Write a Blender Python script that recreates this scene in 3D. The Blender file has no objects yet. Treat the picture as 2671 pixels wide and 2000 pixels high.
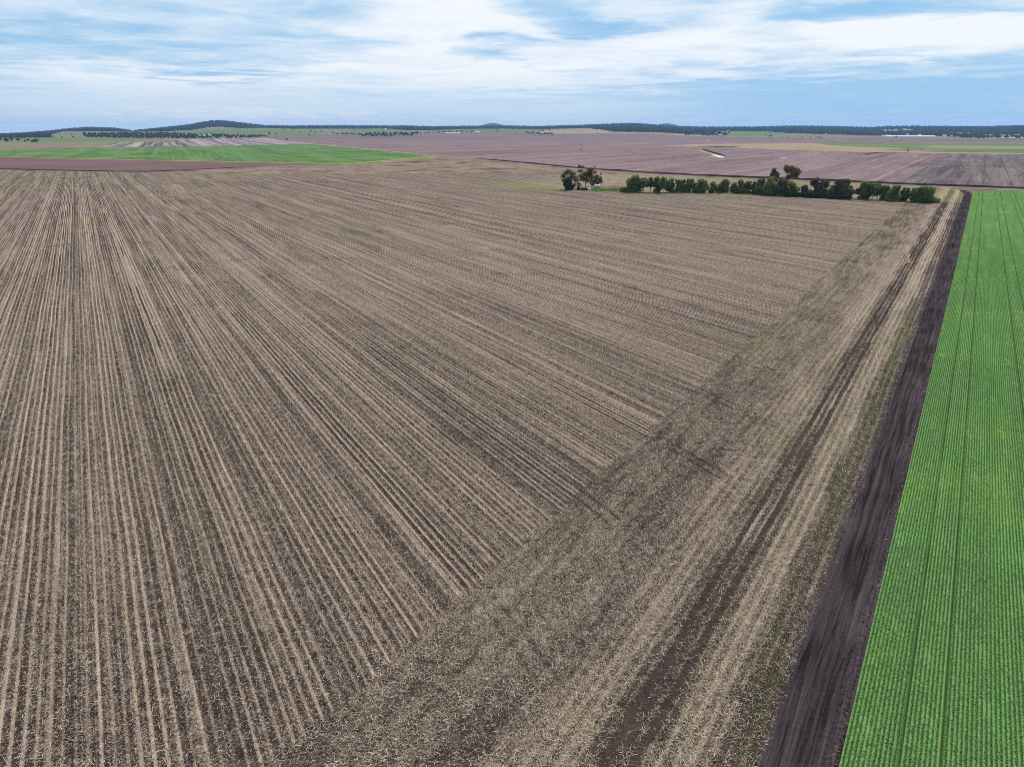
import bpy, math, random
import numpy as np
from mathutils import Vector

# ------------------------------------------------------------------ camera, sky, sun, exposure
sc = bpy.context.scene
C = sc.collection
FPX, H = 1851.0, 40.0
PIT = math.atan(660.0 / FPX)
cam_d = bpy.data.cameras.new("camera")
cam_d.sensor_width = 36.0
cam_d.lens = 36.0 * FPX / 2671.0
cam_d.clip_start = 0.5
cam_d.clip_end = 80000.0
cam = bpy.data.objects.new("camera", cam_d)
C.objects.link(cam)
cam.location = (0, 0, H)
cam.rotation_euler = (math.pi / 2 - PIT, 0, 0)
sc.camera = cam

SUN_EL, SUN_AZ = math.radians(52), math.radians(38)       # azimuth clockwise from +Y (view direction)
sun_d = bpy.data.lights.new("sun", 'SUN')
sun_d.energy = 4.2
sun_d.angle = math.radians(1.0)
sun_d.color = (1.0, 0.955, 0.90)
sun = bpy.data.objects.new("sun", sun_d)
C.objects.link(sun)
sdir = Vector((math.sin(SUN_AZ) * math.cos(SUN_EL), math.cos(SUN_AZ) * math.cos(SUN_EL), math.sin(SUN_EL)))
sun.rotation_euler = sdir.to_track_quat('Z', 'Y').to_euler()
sun.location = (0, 0, 300)

sc.view_settings.view_transform = 'Standard'
sc.view_settings.look = 'None'
sc.view_settings.exposure = 0.0
sc.view_settings.gamma = 1.0
sc.cycles.max_bounces = 5
sc.cycles.diffuse_bounces = 3
sc.cycles.glossy_bounces = 2
sc.cycles.transmission_bounces = 3
sc.cycles.transparent_max_bounces = 6
sc.cycles.volume_bounces = 0
sc.cycles.caustics_reflective = False
sc.cycles.caustics_refractive = False
sc.cycles.use_denoising = False
sc.cycles.pixel_filter_type = 'BLACKMAN_HARRIS'
sc.cycles.filter_width = 0.85


# ------------------------------------------------------------------ small node language
class E:
    def __init__(s, nt, sock): s.nt, s.s = nt, sock
    def __add__(s, o): return M(s.nt, 'ADD', s, o)
    __radd__ = __add__
    def __sub__(s, o): return M(s.nt, 'SUBTRACT', s, o)
    def __rsub__(s, o): return M(s.nt, 'SUBTRACT', o, s)
    def __mul__(s, o): return M(s.nt, 'MULTIPLY', s, o)
    __rmul__ = __mul__
    def __truediv__(s, o): return M(s.nt, 'DIVIDE', s, o)
    def __neg__(s): return M(s.nt, 'MULTIPLY', s, -1.0)


def put(nt, inp, v):
    if isinstance(v, E): nt.links.new(v.s, inp)
    elif isinstance(v, (tuple, list)):
        inp.default_value = tuple(v) + ((1.0,) if len(v) == 3 and inp.type == 'RGBA' else ())
    else: inp.default_value = v


def M(nt, op, a, b=0.0, c=0.0):
    n = nt.nodes.new('ShaderNodeMath'); n.operation = op
    put(nt, n.inputs[0], a); put(nt, n.inputs[1], b); put(nt, n.inputs[2], c)
    return E(nt, n.outputs[0])


def absv(a): return M(a.nt, 'ABSOLUTE', a)
def floor(a): return M(a.nt, 'FLOOR', a)
def fract(a): return M(a.nt, 'FRACT', a)
def sin(a): return M(a.nt, 'SINE', a)
def mx(a, b): return M(a.nt, 'MAXIMUM', a, b)
def mn(a, b): return M(a.nt, 'MINIMUM', a, b)
def powr(a, b): return M(a.nt, 'POWER', a, b)
def clamp(a): return mx(mn(a, 1.0), 0.0)


def smooth(x, a, b):
    if a > b: return 1.0 - smooth(x, b, a)
    n = x.nt.nodes.new('ShaderNodeMapRange'); n.interpolation_type = 'SMOOTHSTEP'
    put(x.nt, n.inputs[0], x); n.inputs[1].default_value = a; n.inputs[2].default_value = b
    return E(x.nt, n.outputs[0])


def vec(nt, x, y, z=0.0):
    n = nt.nodes.new('ShaderNodeCombineXYZ')
    put(nt, n.inputs[0], x); put(nt, n.inputs[1], y); put(nt, n.inputs[2], z)
    return E(nt, n.outputs[0])


def dot(nt, v, d):
    n = nt.nodes.new('ShaderNodeVectorMath'); n.operation = 'DOT_PRODUCT'
    put(nt, n.inputs[0], v); n.inputs[1].default_value = d
    return E(nt, n.outputs['Value'])


def noise(v, scale=1.0, detail=2.0, rough=0.5, dist=0.0, dims='3D'):
    n = v.nt.nodes.new('ShaderNodeTexNoise'); n.noise_dimensions = dims
    if dims == '1D': put(v.nt, n.inputs['W'], v)
    else: put(v.nt, n.inputs['Vector'], v)
    n.inputs['Scale'].default_value = scale; n.inputs['Detail'].default_value = detail
    n.inputs['Roughness'].default_value = rough; n.inputs['Distortion'].default_value = dist
    return E(v.nt, n.outputs[0])


def mixc(nt, a, b, f):
    n = nt.nodes.new('ShaderNodeMix'); n.data_type = 'RGBA'
    put(nt, n.inputs[0], f); put(nt, n.inputs[6], a); put(nt, n.inputs[7], b)
    return E(nt, n.outputs[2])


def new_mat(name):
    m = bpy.data.materials.new(name); m.use_nodes = True
    nt = m.node_tree
    for n in list(nt.nodes): nt.nodes.remove(n)
    return m, nt


def pos(nt):
    return E(nt, nt.nodes.new('ShaderNodeNewGeometry').outputs['Position'])


def attr(nt, name):
    n = nt.nodes.new('ShaderNodeAttribute'); n.attribute_name = name
    return E(nt, n.outputs['Fac'])


def out_diffuse(nt, col, bump=None, bstr=0.3, bdist=0.05, transl=None, tamt=0.3):
    d = nt.nodes.new('ShaderNodeBsdfDiffuse'); put(nt, d.inputs[0], col)
    if bump is not None:
        b = nt.nodes.new('ShaderNodeBump'); b.inputs['Strength'].default_value = bstr
        b.inputs['Distance'].default_value = bdist
        put(nt, b.inputs['Height'], bump); nt.links.new(b.outputs[0], d.inputs['Normal'])
    o = nt.nodes.new('ShaderNodeOutputMaterial')
    if transl is not None:
        t = nt.nodes.new('ShaderNodeBsdfTranslucent'); put(nt, t.inputs[0], transl)
        ms = nt.nodes.new('ShaderNodeMixShader'); ms.inputs[0].default_value = tamt
        nt.links.new(d.outputs[0], ms.inputs[1]); nt.links.new(t.outputs[0], ms.inputs[2])
        nt.links.new(ms.outputs[0], o.inputs[0])
    else:
        nt.links.new(d.outputs[0], o.inputs[0])


# ------------------------------------------------------------------ where things stand
def azel(u, v):
    x, y, w = u - 1335.5, FPX, 1000.0 - v
    Y = y * math.cos(PIT) + w * math.sin(PIT)
    Z = -y * math.sin(PIT) + w * math.cos(PIT)
    return math.atan2(x, Y), math.atan2(Z, math.hypot(x, Y))


def gnd(u, v, z=0.0):
    x, y, w = u - 1335.5, FPX, 1000.0 - v
    Y = y * math.cos(PIT) + w * math.sin(PIT)
    Z = -y * math.sin(PIT) + w * math.cos(PIT)
    t = (z - H) / Z
    return (x * t, Y * t)


A1, A2, A3 = math.radians(-30.1075), math.radians(32.262), math.radians(-24.8)
def dn(a): return (math.sin(a), math.cos(a), 0.0), (math.cos(a), -math.sin(a), 0.0)
D1, N1 = dn(A1); D2, N2 = dn(A2); D3, N3 = dn(A3)


def xy2(u, w):            # point from row coordinates of the headland (across, along)
    return (u * N2[0] + w * D2[0], u * N2[1] + w * D2[1])


# ------------------------------------------------------------------ world: hazy blue sky with high cloud
world = bpy.data.worlds.new("World"); sc.world = world
world.use_nodes = True
nt = world.node_tree
for n in list(nt.nodes): nt.nodes.remove(n)
tc = nt.nodes.new('ShaderNodeTexCoord')
d = E(nt, tc.outputs['Generated'])
sep = nt.nodes.new('ShaderNodeSeparateXYZ'); nt.links.new(d.s, sep.inputs[0])
dx, dy, dz = (E(nt, sep.outputs[i]) for i in range(3))
az = M(nt, 'ARCTAN2', dx, dy) * (180 / math.pi)
el = M(nt, 'ARCSINE', dz) * (180 / math.pi)
sky = nt.nodes.new('ShaderNodeTexSky'); sky.sky_type = 'NISHITA'
sky.sun_disc = False; sky.sun_elevation = SUN_EL; sky.sun_rotation = SUN_AZ
sky.altitude = 400; sky.air_density = 1.0; sky.dust_density = 0.6; sky.ozone_density = 2.5
ez = mx(dz, 0.0) + 0.022
q = vec(nt, dx / ez, dy / ez, 0.0)
n1 = noise(q, 0.30, 7, 0.56, 0.35)
n2 = noise(q, 1.15, 6, 0.60, 0.5)
n3 = noise(vec(nt, dx / ez * 0.5, dy / ez * 0.16, 3.3), 1.0, 3, 0.5)


azw = az + (noise(q, 0.55, 4, 0.6, 0.0) - 0.5) * 16.0
elw = el + (noise(q, 0.8, 4, 0.6, 0.6) - 0.5) * 3.4


def blob(u, v, ru, rv, amp):
    a, e = azel(u, v); a, e = math.degrees(a), math.degrees(e)
    k = 180 / math.pi / 1965.0
    t = powr((azw - a) / (ru * k), 2.0) + powr((elw - e) / (rv * k), 2.0)
    return smooth(t, 1.25, 0.0) * amp


cov = n1 * 0.58 + n2 * 0.50 + n3 * 0.16 - 0.045
for b in [(1150, 40, 260, 95, 0.15), (800, 150, 330, 80, 0.06), (380, 245, 480, 75, 0.15), (1500, 175, 560, 105, 0.10),
          (2020, 95, 450, 75, 0.13), (2560, 55, 330, 70, 0.20), (1750, 20, 250, 60, 0.04), (1150, 215, 450, 70, 0.08),
          (160, 110, 380, 60, -0.02), (430, 140, 420, 70, -0.10), (40, 240, 160, 60, -0.10), (1290, 125, 120, 24, -0.18),
          (1530, 76, 130, 20, -0.20), (2290, 26, 270, 26, -0.26), (2350, 215, 620, 75, -0.12), (2300, 255, 700, 45, -0.10),
          (1650, 255, 450, 30, -0.10), (560, 205, 150, 20, -0.24), (900, 60, 260, 60, -0.05), (1420, 20, 160, 40, -0.14)]:
    cov = cov + blob(*b)
cm = smooth(cov, 0.42, 0.80)
thin = smooth(cov, 0.28, 0.62)
low = smooth(el, 4.3, 1.2)                         # low hazy band near the horizon
cum = smooth(noise(vec(nt, az * 0.55, el * 2.0, 1.0), 1.0, 5, 0.6) + blob(640, 300, 420, 22, 0.30) + blob(1480, 312, 500, 12, 0.10), 0.62, 0.80)
cum = cum * smooth(el, 0.2, 0.9) * smooth(el, 2.6, 1.7)
base = mixc(nt, E(nt, sky.outputs[0]), (2.75, 5.6, 8.7), 0.85)
veil = mixc(nt, base, (5.1, 7.2, 9.1), thin * 0.75)
hz = mixc(nt, veil, mixc(nt, (6.5, 7.95, 9.35), (3.9, 6.35, 9.0), smooth(az, 2.0, 22.0)), low * 0.75)
cl = mixc(nt, hz, (9.3, 9.75, 10.2), cm * (1.0 - low * 0.75))
cl = mixc(nt, cl, (8.4, 9.0, 9.7), cum * 0.6)
zen = smooth(el, 12.0, 45.0)                       # the rest of the sky overhead: thin bright cloud
cl = mixc(nt, cl, mixc(nt, E(nt, sky.outputs[0]), (3.5, 4.1, 5.0), 0.7), zen)
bg = nt.nodes.new('ShaderNodeBackground'); bg.inputs[1].default_value = 0.1
put(nt, bg.inputs[0], cl)
wo = nt.nodes.new('ShaderNodeOutputWorld'); nt.links.new(bg.outputs[0], wo.inputs[0])


# ------------------------------------------------------------------ mesh helpers
def link(name, me, parent=None, **props):
    o = bpy.data.objects.new(name, me); C.objects.link(o)
    if parent is not None: o.parent = parent
    for k, v in props.items(): o[k] = v
    return o


def mesh_np(name, verts, faces, mat, attrs=None, smooth_=False):
    """verts (n,3), faces (m,k) integer arrays"""
    me = bpy.data.meshes.new(name)
    verts = np.asarray(verts, np.float32); faces = np.asarray(faces, np.int32)
    nf, k = faces.shape
    me.vertices.add(len(verts)); me.vertices.foreach_set('co', verts.ravel())
    me.loops.add(nf * k); me.loops.foreach_set('vertex_index', faces.ravel())
    me.polygons.add(nf)
    me.polygons.foreach_set('loop_start', np.arange(0, nf * k, k, dtype=np.int32))
    if smooth_: me.polygons.foreach_set('use_smooth', np.ones(nf, bool))
    me.update(calc_edges=True)
    for an, av in (attrs or {}).items():
        a = me.attributes.new(an, 'FLOAT', 'POINT'); a.data.foreach_set('value', np.asarray(av, np.float32))
    if mat: me.materials.append(mat)
    return me


def mesh_py(name, verts, faces, mat):
    me = bpy.data.meshes.new(name); me.from_pydata(verts, [], faces); me.update()
    if mat: me.materials.append(mat)
    return me


def sheet(name, pts, z, mat):
    return link(name, mesh_py(name, [(p[0], p[1], z) for p in pts], [list(range(len(pts)))], mat), kind='structure')


def pix(pts): return [gnd(*p) for p in pts]


class MB:
    def __init__(s): s.v, s.f = [], []
    def box(s, c, sz, rz=0.0):
        b = len(s.v); cr, sr = math.cos(rz), math.sin(rz)
        for k in range(8):
            x = (-.5 if k & 1 == 0 else .5) * sz[0]; y = (-.5 if k & 2 == 0 else .5) * sz[1]; z = (0 if k & 4 == 0 else 1) * sz[2]
            s.v.append((c[0] + x * cr - y * sr, c[1] + x * sr + y * cr, c[2] + z))
        s.f += [[b + i for i in f] for f in ((0, 2, 3, 1), (4, 5, 7, 6), (0, 1, 5, 4), (2, 6, 7, 3), (0, 4, 6, 2), (1, 3, 7, 5))]
        return s
    def tube(s, p0, p1, r0, r1, n=7, cap=True):
        p0, p1 = Vector(p0), Vector(p1); ax = (p1 - p0).normalized()
        a = ax.orthogonal().normalized(); c = ax.cross(a); b = len(s.v)
        for p, r in ((p0, r0), (p1, r1)):
            for i in range(n):
                t = 2 * math.pi * i / n
                s.v.append(tuple(p + (a * math.cos(t) + c * math.sin(t)) * r))
        for i in range(n):
            j = (i + 1) % n; s.f.append([b + i, b + j, b + n + j, b + n + i])
        if cap: s.f.append([b + n + i for i in range(n)])
        return s
    def gable(s, c, L, W, h0, h1, rz=0.0, over=0.4, th=0.12):
        cr, sr = math.cos(rz), math.sin(rz); b = len(s.v); x, y = L / 2 + over, W / 2 + over
        for zz in (0, th):
            for X in (-x, x):
                for Y, Z in ((-y, h0), (0, h1), (y, h0)):
                    s.v.append((c[0] + X * cr - Y * sr, c[1] + X * sr + Y * cr, c[2] + Z + zz))
        q = lambda *i: s.f.append([b + k for k in i])
        q(6, 9, 10, 7); q(7, 10, 11, 8); q(0, 1, 4, 3); q(1, 2, 5, 4); q(0, 3, 9, 6); q(2, 8, 11, 5)
        q(0, 6, 7, 1); q(1, 7, 8, 2); q(3, 4, 10, 9); q(4, 5, 11, 10)
        return s
    def build(s, name, mat, parent=None, **props):
        return link(name, mesh_py(name, s.v, s.f, mat), parent, **props)


def thing(name, label, cat, loc, group=None, rz=0.0):
    o = bpy.data.objects.new(name, None); C.objects.link(o)
    o.location = loc; o.rotation_euler = (0, 0, rz); o['label'] = label; o['category'] = cat
    o.empty_display_size = 0.5
    if group: o['group'] = group
    return o


# ------------------------------------------------------------------ ground materials
SP = 0.775                # stubble row spacing; 24 rows to a pass
U0 = 62.2


def patch(nt, P, w1, u1, pu, pv, ru, rw, nz):
    """soft-edged patch elongated along the rows"""
    x, y = gnd(pu, pv)
    cu, cw = x * N1[0] + y * N1[1], x * D1[0] + y * D1[1]
    t = powr((u1 - cu) / ru, 2.0) + powr((w1 - cw) / rw, 2.0)
    return smooth(t + (nz - 0.5) * 1.8, 1.0, 0.15)


def mat_stubble():
    m, nt = new_mat('stubble_ground'); P = pos(nt)
    u1, w1, u2, w2 = dot(nt, P, N1), dot(nt, P, D1), dot(nt, P, N2), dot(nt, P, D2)
    nf = noise(P, 5.5, 3, 0.62)
    nm = noise(P, 0.9, 3, 0.55)
    nb = noise(P, 0.035, 3, 0.55)
    # main rows
    wob = sin(w1 * 0.07 + u1 * 0.02) * 0.06 + sin(w1 * 0.23) * 0.03
    r = (u1 - U0 + wob) / SP
    idx = floor(r); dd = absv(fract(r) - 0.5)
    rnd = sin(idx * 1.7) * 0.25 + sin(idx * 0.53 + 2.0) * 0.25 + 0.5
    tu = (fract((u1 - U0 + wob) / 18.6 + 0.5) - 0.5) * 18.6
    tn = noise(vec(nt, w1 * 0.02, u1 * 0.06, 5.0), 1.0, 2, 0.5)
    tram = smooth(absv(absv(tu) - SP), 0.34, 0.12) * clamp(smooth(tn, 0.46, 0.60) * 0.75 + smooth(w1, 128.0, 95.0) * smooth(u1, 12.0, 22.0))
    ns = noise(vec(nt, u1 * 1.25, w1 * 0.022, 0.0), 1.0, 4, 0.62)
    nl = noise(u1 * 1.05, 1.0, 3, 0.75, 0.0, '1D'); nl2 = noise(u1 + 300.0, 0.16, 2, 0.6, 0.0, '1D')
    ng = noise(vec(nt, u1 * 0.20, w1 * 0.006, 7.0), 1.0, 3, 0.6)
    nr = noise(vec(nt, u1 * 4.0, w1 * 1.1, 2.0), 1.0, 2, 0.6)
    bn = noise(vec(nt, idx * 0.73, w1 * 0.07, 0.0), 1.0, 2, 0.5)
    band = smooth(dd, 0.27, 0.03) * (rnd * 0.75 + 0.25) * (bn * 1.3 + 0.35)
    S1 = 0.27 + band * 0.58 + (ns - 0.5) * 1.0 + (nl - 0.5) * 1.05 + (nl2 - 0.5) * 0.22 + (ng - 0.5) * 0.6 + (nr - 0.5) * 0.55 - tram * 0.85
    # headland rows
    h = u2 + (noise(vec(nt, w2 * 0.25, 1.0, 0.0), 1.0, 2, 0.5) - 0.5) * 1.6
    hm = smooth(h, -33.4, -32.4)
    r2 = (u2 + sin(w2 * 0.05) * 0.15) / 0.95
    d2 = absv(fract(r2) - 0.5)
    ns2 = noise(vec(nt, u2 * 1.1, w2 * 0.05, 9.0), 1.0, 4, 0.6)
    nq = noise(vec(nt, u2 * 0.16, w2 * 0.03, 4.0), 1.0, 3, 0.55)
    brk = noise(vec(nt, w2 * 0.09, u2 * 0.3, 8.0), 1.0, 3, 0.6)
    near_track = smooth(u2 + (brk - 0.5) * 2.5, -9.0, -7.6)
    mid = smooth(u2, -26.0, -17.0)
    S2 = 0.31 + smooth(d2, 0.30, 0.10) * 0.24 * smooth(u2, -24.0, -12.0) + (ns2 - 0.5) * 0.9 + (nq - 0.5) * 0.45 + (nr - 0.5) * 0.3 + mid * 0.10
    wgl = (noise(vec(nt, w2 * 0.06, 2.0, 0.0), 1.0, 2, 0.5) - 0.5) * 1.1
    for c0, wd, am in ((-12.35, 0.42, 0.95), (-14.15, 0.40, 0.75), (-13.2, 0.25, 0.4)):
        S2 = S2 - smooth(absv(u2 - c0 + wgl), wd, wd * 0.45) * am * smooth(brk, 0.36, 0.52)
    tr2 = smooth(absv(absv(tu + (u2 + 30.0) * 0.05) - SP), 0.36, 0.10) * smooth(u2, -15.0, -26.0) * smooth(brk, 0.36, 0.6) * smooth(u1, 20.0, 30.0)
    S2 = S2 - tr2 * 0.34
    dk = smooth(absv(u2 + 13.4 + wgl * 2.0), 3.2, 0.8) * smooth(nq, 0.36, 0.62)
    S2 = S2 - dk * 0.48
    S2 = S2 + smooth(absv(u2 + 9.9), 1.5, 0.2) * 0.10 * smooth(brk, 0.4, 0.6)
    S2 = S2 - near_track * 0.30 - smooth(u2, -5.9, -5.5) * 0.2
    S = S1 + (S2 - S1) * hm + (nf - 0.5) * 1.5 + (nm - 0.5) * 0.5
    # cross line of gouged soil near the far edge
    a, b = Vector(gnd(0, 488)), Vector(gnd(480, 480)); tt = (b - a).normalized(); nn = (-tt.y, tt.x, 0)
    cl_ = absv(dot(nt, P, nn) - (a.x * nn[0] + a.y * nn[1]))
    S = S - smooth(cl_, 2.2, 0.6) * 0.7 * smooth(ns, 0.40, 0.62) * smooth(u1, 260.0, 180.0)
    pt = noise(P, 0.075, 4, 0.62)
    S = S - smooth(pt, 0.55, 0.78) * 0.20 + smooth(pt, 0.42, 0.25) * 0.12
    dist = powr(powr(dot(nt, P, (1, 0, 0)), 2.0) + powr(dot(nt, P, (0, 1, 0)), 2.0), 0.5)
    S = S - smooth(dist, 230.0, 50.0) * 0.15           # real straw blades carry the straw here
    S = smooth(S, 0.02, 0.98)
    # green amount
    G = smooth(nb, 0.50, 0.75) * 0.18 + smooth(nm, 0.55, 0.8) * 0.08
    hg = smooth(u2, -34.0, -31.0) * smooth(u2, -19.0, -29.0)
    G = (G + hm * hg * (0.09 + (nq - 0.5) * 0.8) + hm * 0.02) * (1.0 - tr2)
    pn = noise(P, 0.12, 4, 0.6)
    for pu, pv, ru, rw, am in ((1400, 489, 22, 45, 0.75), (1310, 479, 12, 60, 0.35), (1240, 476, 10, 60, 0.22), (215, 579, 11, 12, 0.35), (560, 541, 12, 22, 0.30),
                               (925, 610, 9, 26, 0.30), (820, 622, 9, 16, 0.25), (1980, 890, 6, 14, 0.15)):
        G = G + patch(nt, P, w1, u1, pu, pv, ru, rw, pn) * am
    ta, tb = Vector(gnd(1650, 502)), Vector(gnd(2450, 529)); tv = (tb - ta).normalized(); tn_ = (-tv.y, tv.x, 0)
    dt = dot(nt, P, tn_) - (ta.x * tn_[0] + ta.y * tn_[1])          # + behind the windbreak
    along = dot(nt, P, (tv.x, tv.y, 0)) - (ta.x * tv.x + ta.y * tv.y)
    strip = smooth(dt + (pn - 0.5) * 10.0, -20.0, -6.0) * smooth(along, -60.0, 10.0)
    G = G + strip * (0.26 + (pn - 0.5) * 0.5) + smooth(absv(dt + 6.0), 7.0, 2.0) * smooth(along, 170.0, 235.0) * 0.35
    behind = smooth(dt, 2.0, 14.0) * smooth(along, -150.0, -40.0)
    S = mn(S + behind * 0.16, 1.0); G = G + behind * (0.16 + (pn - 0.5) * 0.4)
    fe = smooth(w1, 600.0, 760.0)
    G = G + fe * 0.14 + smooth(dot(nt, P, (0, 1, 0)), 690.0, 735.0) * 0.12
    gl = smooth(absv(u1 + 7.5), 0.30, 0.1) * 0.30 * smooth(tn, 0.3, 0.6) * (1.0 - hm)
    G = clamp(G + gl) * smooth(nf + nm, 0.55, 1.2) * smooth(S, 0.04, 0.35)
    soil = mixc(nt, (0.020, 0.015, 0.0145), (0.082, 0.060, 0.050), smooth(nm * 0.5 + nf * 0.7 + nb * 0.4, 0.50, 1.10))
    straw = mixc(nt, (0.51, 0.385, 0.285), (0.44, 0.355, 0.295), smooth(ns + ns2, 0.7, 1.3))
    straw = mixc(nt, straw, (0.38, 0.31, 0.185), smooth(nb, 0.45, 0.7) * 0.3)
    col = mixc(nt, soil, straw, S)
    col = mixc(nt, col, mixc(nt, (0.130, 0.165, 0.040), (0.285, 0.30, 0.095), S), G)
    out_diffuse(nt, col)
    return m


def mat_rows(name, ca, cb, N, D, scales, amp=1.0, cc=None, fine=2.5, lines=None, nbig=0.01, namp=1.0):
    """field colour with long streaks along D; scales: across-row frequencies"""
    m, nt = new_mat(name); P = pos(nt)
    u, w = dot(nt, P, N), dot(nt, P, D)
    t = None
    for i, s in enumerate(scales):
        k = (noise(vec(nt, u * s, w * s * (0.035 if namp > 0.5 else 0.006), i * 3.7), 1.0, 3, 0.6) - 0.5) * (1.3 * amp)
        t = k if t is None else t + k
    nbn = noise(P, nbig, 4, 0.6)
    nf = noise(P, fine, 3, 0.65)
    t = t + (nbn - 0.5) * (0.9 * namp) + (nf - 0.5) * (0.9 * namp) + 0.5
    if lines:
        sp, wd, am = lines
        f = absv(fract(u / sp + noise(vec(nt, u / sp, 0.0, 0.0), 0.37, 1, 0.5) * 0.5) - 0.5) * sp
        t = t + smooth(f, wd, wd * 0.4) * am * smooth(noise(vec(nt, w * 0.004, u * 0.02, 1.0), 1.0, 2, 0.5), 0.40, 0.60)
    t = clamp(t)
    col = mixc(nt, ca, cb, t)
    if cc is not None:
        col = mixc(nt, col, cc, smooth(nbn, 0.48, 0.78) * 0.8)
    out_diffuse(nt, col)
    return m


def mat_patchy(name, ca, cb, cc, s1=0.05, s2=0.6, st=(1, 1)):
    m, nt = new_mat(name); P = pos(nt)
    sp_ = nt.nodes.new('ShaderNodeSeparateXYZ'); nt.links.new(P.s, sp_.inputs[0])
    Q = vec(nt, E(nt, sp_.outputs[0]) * st[0], E(nt, sp_.outputs[1]) * st[1], E(nt, sp_.outputs[2]))
    a, b, c_ = noise(Q, s1, 5, 0.62), noise(Q, s2, 4, 0.65), noise(Q, s1 * 0.4 + 0.003, 3, 0.55)
    col = mixc(nt, ca, cb, clamp((a - 0.5) * 2.2 + (b - 0.5) * 1.6 + 0.5))
    col = mixc(nt, col, cc, smooth(c_ + (b - 0.5) * 0.3, 0.50, 0.68) * 0.85)
    out_diffuse(nt, col)
    return m


def mat_track():
    m, nt = new_mat('black_soil_track'); P = pos(nt)
    u, w = dot(nt, P, N2), dot(nt, P, D2)
    uu = u + (noise(vec(nt, w * 0.03, 0.0, 0.0), 1.0, 2, 0.5) - 0.5) * 0.8
    a = noise(vec(nt, uu * 2.2, w * 0.05, 0.0), 1.0, 4, 0.6)
    b = noise(vec(nt, uu * 8.0, w * 0.18, 3.0), 1.0, 3, 0.6)
    c_ = noise(P, 3.0, 5, 0.7)
    dpos = noise(P, 0.09, 3, 0.5)
    edge = smooth(uu, -2.2, -1.3)
    t = (a - 0.5) * 2.1 + (b - 0.5) * 1.5 + (c_ - 0.5) * (0.8 + edge * 1.2) + (dpos - 0.5) * 0.9 + 0.36 + edge * 0.2
    t = t + smooth(absv(uu + 5.3), 0.5, 0.1) * 0.3
    t = t + smooth(absv(uu + 2.15), 0.16, 0.05) * 0.45 * smooth(dpos, 0.4, 0.6)
    col = mixc(nt, (0.017, 0.013, 0.0145), (0.088, 0.069, 0.074), clamp(t))
    # scraps of straw along both edges
    sc_ = smooth(noise(P, 4.5, 2, 0.6), 0.66, 0.74) * (smooth(uu, -1.8, -1.0) + smooth(uu, -4.9, -5.5)) * 0.6
    col = mixc(nt, col, (0.36, 0.28, 0.21), clamp(sc_))
    out_diffuse(nt, col, bump=a + c_ * 0.6 + b * 0.5, bstr=0.55, bdist=0.12)
    return m


def crop_tram(nt, u):
    t = None
    for c0 in (2.55, 4.95, 12.12, 14.83, 20.43, 22.6, 30.2, 32.5):
        k = smooth(absv(u - c0), 0.20, 0.08)
        t = k if t is None else mx(t, k)
    return t


def mat_crop():
    m, nt = new_mat('young_cereal_canopy'); P = pos(nt)
    u, w = dot(nt, P, N2), dot(nt, P, D2)
    r = u / 0.29
    d_ = absv(fract(r) - 0.5)
    nf = noise(vec(nt, u * 6.0, w * 5.0, 0.0), 1.0, 3, 0.65)
    ns = noise(vec(nt, u * 0.7, w * 0.02, 1.0), 1.0, 3, 0.6)
    nb = noise(P, 0.06, 3, 0.55)
    t = (smooth(d_, 0.42, 0.22) - 0.6) * smooth(w, 270.0, 120.0) * 0.72 + 0.43 + (nf - 0.5) * 0.9 + (ns - 0.5) * 0.5 + 0.22
    g = mixc(nt, (0.012, 0.042, 0.010), (0.150, 0.290, 0.090), clamp(t))
    g = mixc(nt, g, (0.19, 0.32, 0.060), smooth(nb + (ns - 0.5) * 0.6, 0.5, 0.75) * 0.45)
    col = mixc(nt, g, (0.022, 0.035, 0.014), crop_tram(nt, u) * smooth(noise(vec(nt, w * 0.12, u, 0.0), 1.0, 3, 0.6), 0.1, 0.5) * 0.7)
    out_diffuse(nt, col, bump=t, bstr=0.5, bdist=0.12)
    return m


def mat_leaf(name, ca, cb, tr, tamt=0.3, sc_=0.0, tint='tint'):
    m, nt = new_mat(name)
    t = attr(nt, tint)
    col = mixc(nt, ca, cb, t)
    if sc_:
        col = mixc(nt, col, tr, smooth(noise(pos(nt), sc_, 3, 0.6), 0.5, 0.8) * 0.5)
    out_diffuse(nt, col, transl=mixc(nt, cb, tr, 0.5), tamt=tamt)
    return m


def mat_plain(name, ca, cb, s=3.0, rough=0.7, metal=0.0):
    m, nt = new_mat(name)
    t = noise(pos(nt), s, 4, 0.65)
    b = nt.nodes.new('ShaderNodeBsdfPrincipled')
    put(nt, b.inputs['Base Color'], mixc(nt, ca, cb, smooth(t, 0.3, 0.7)))
    b.inputs['Roughness'].default_value = rough; b.inputs['Metallic'].default_value = metal
    o = nt.nodes.new('ShaderNodeOutputMaterial'); nt.links.new(b.outputs[0], o.inputs[0])
    return m


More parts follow.
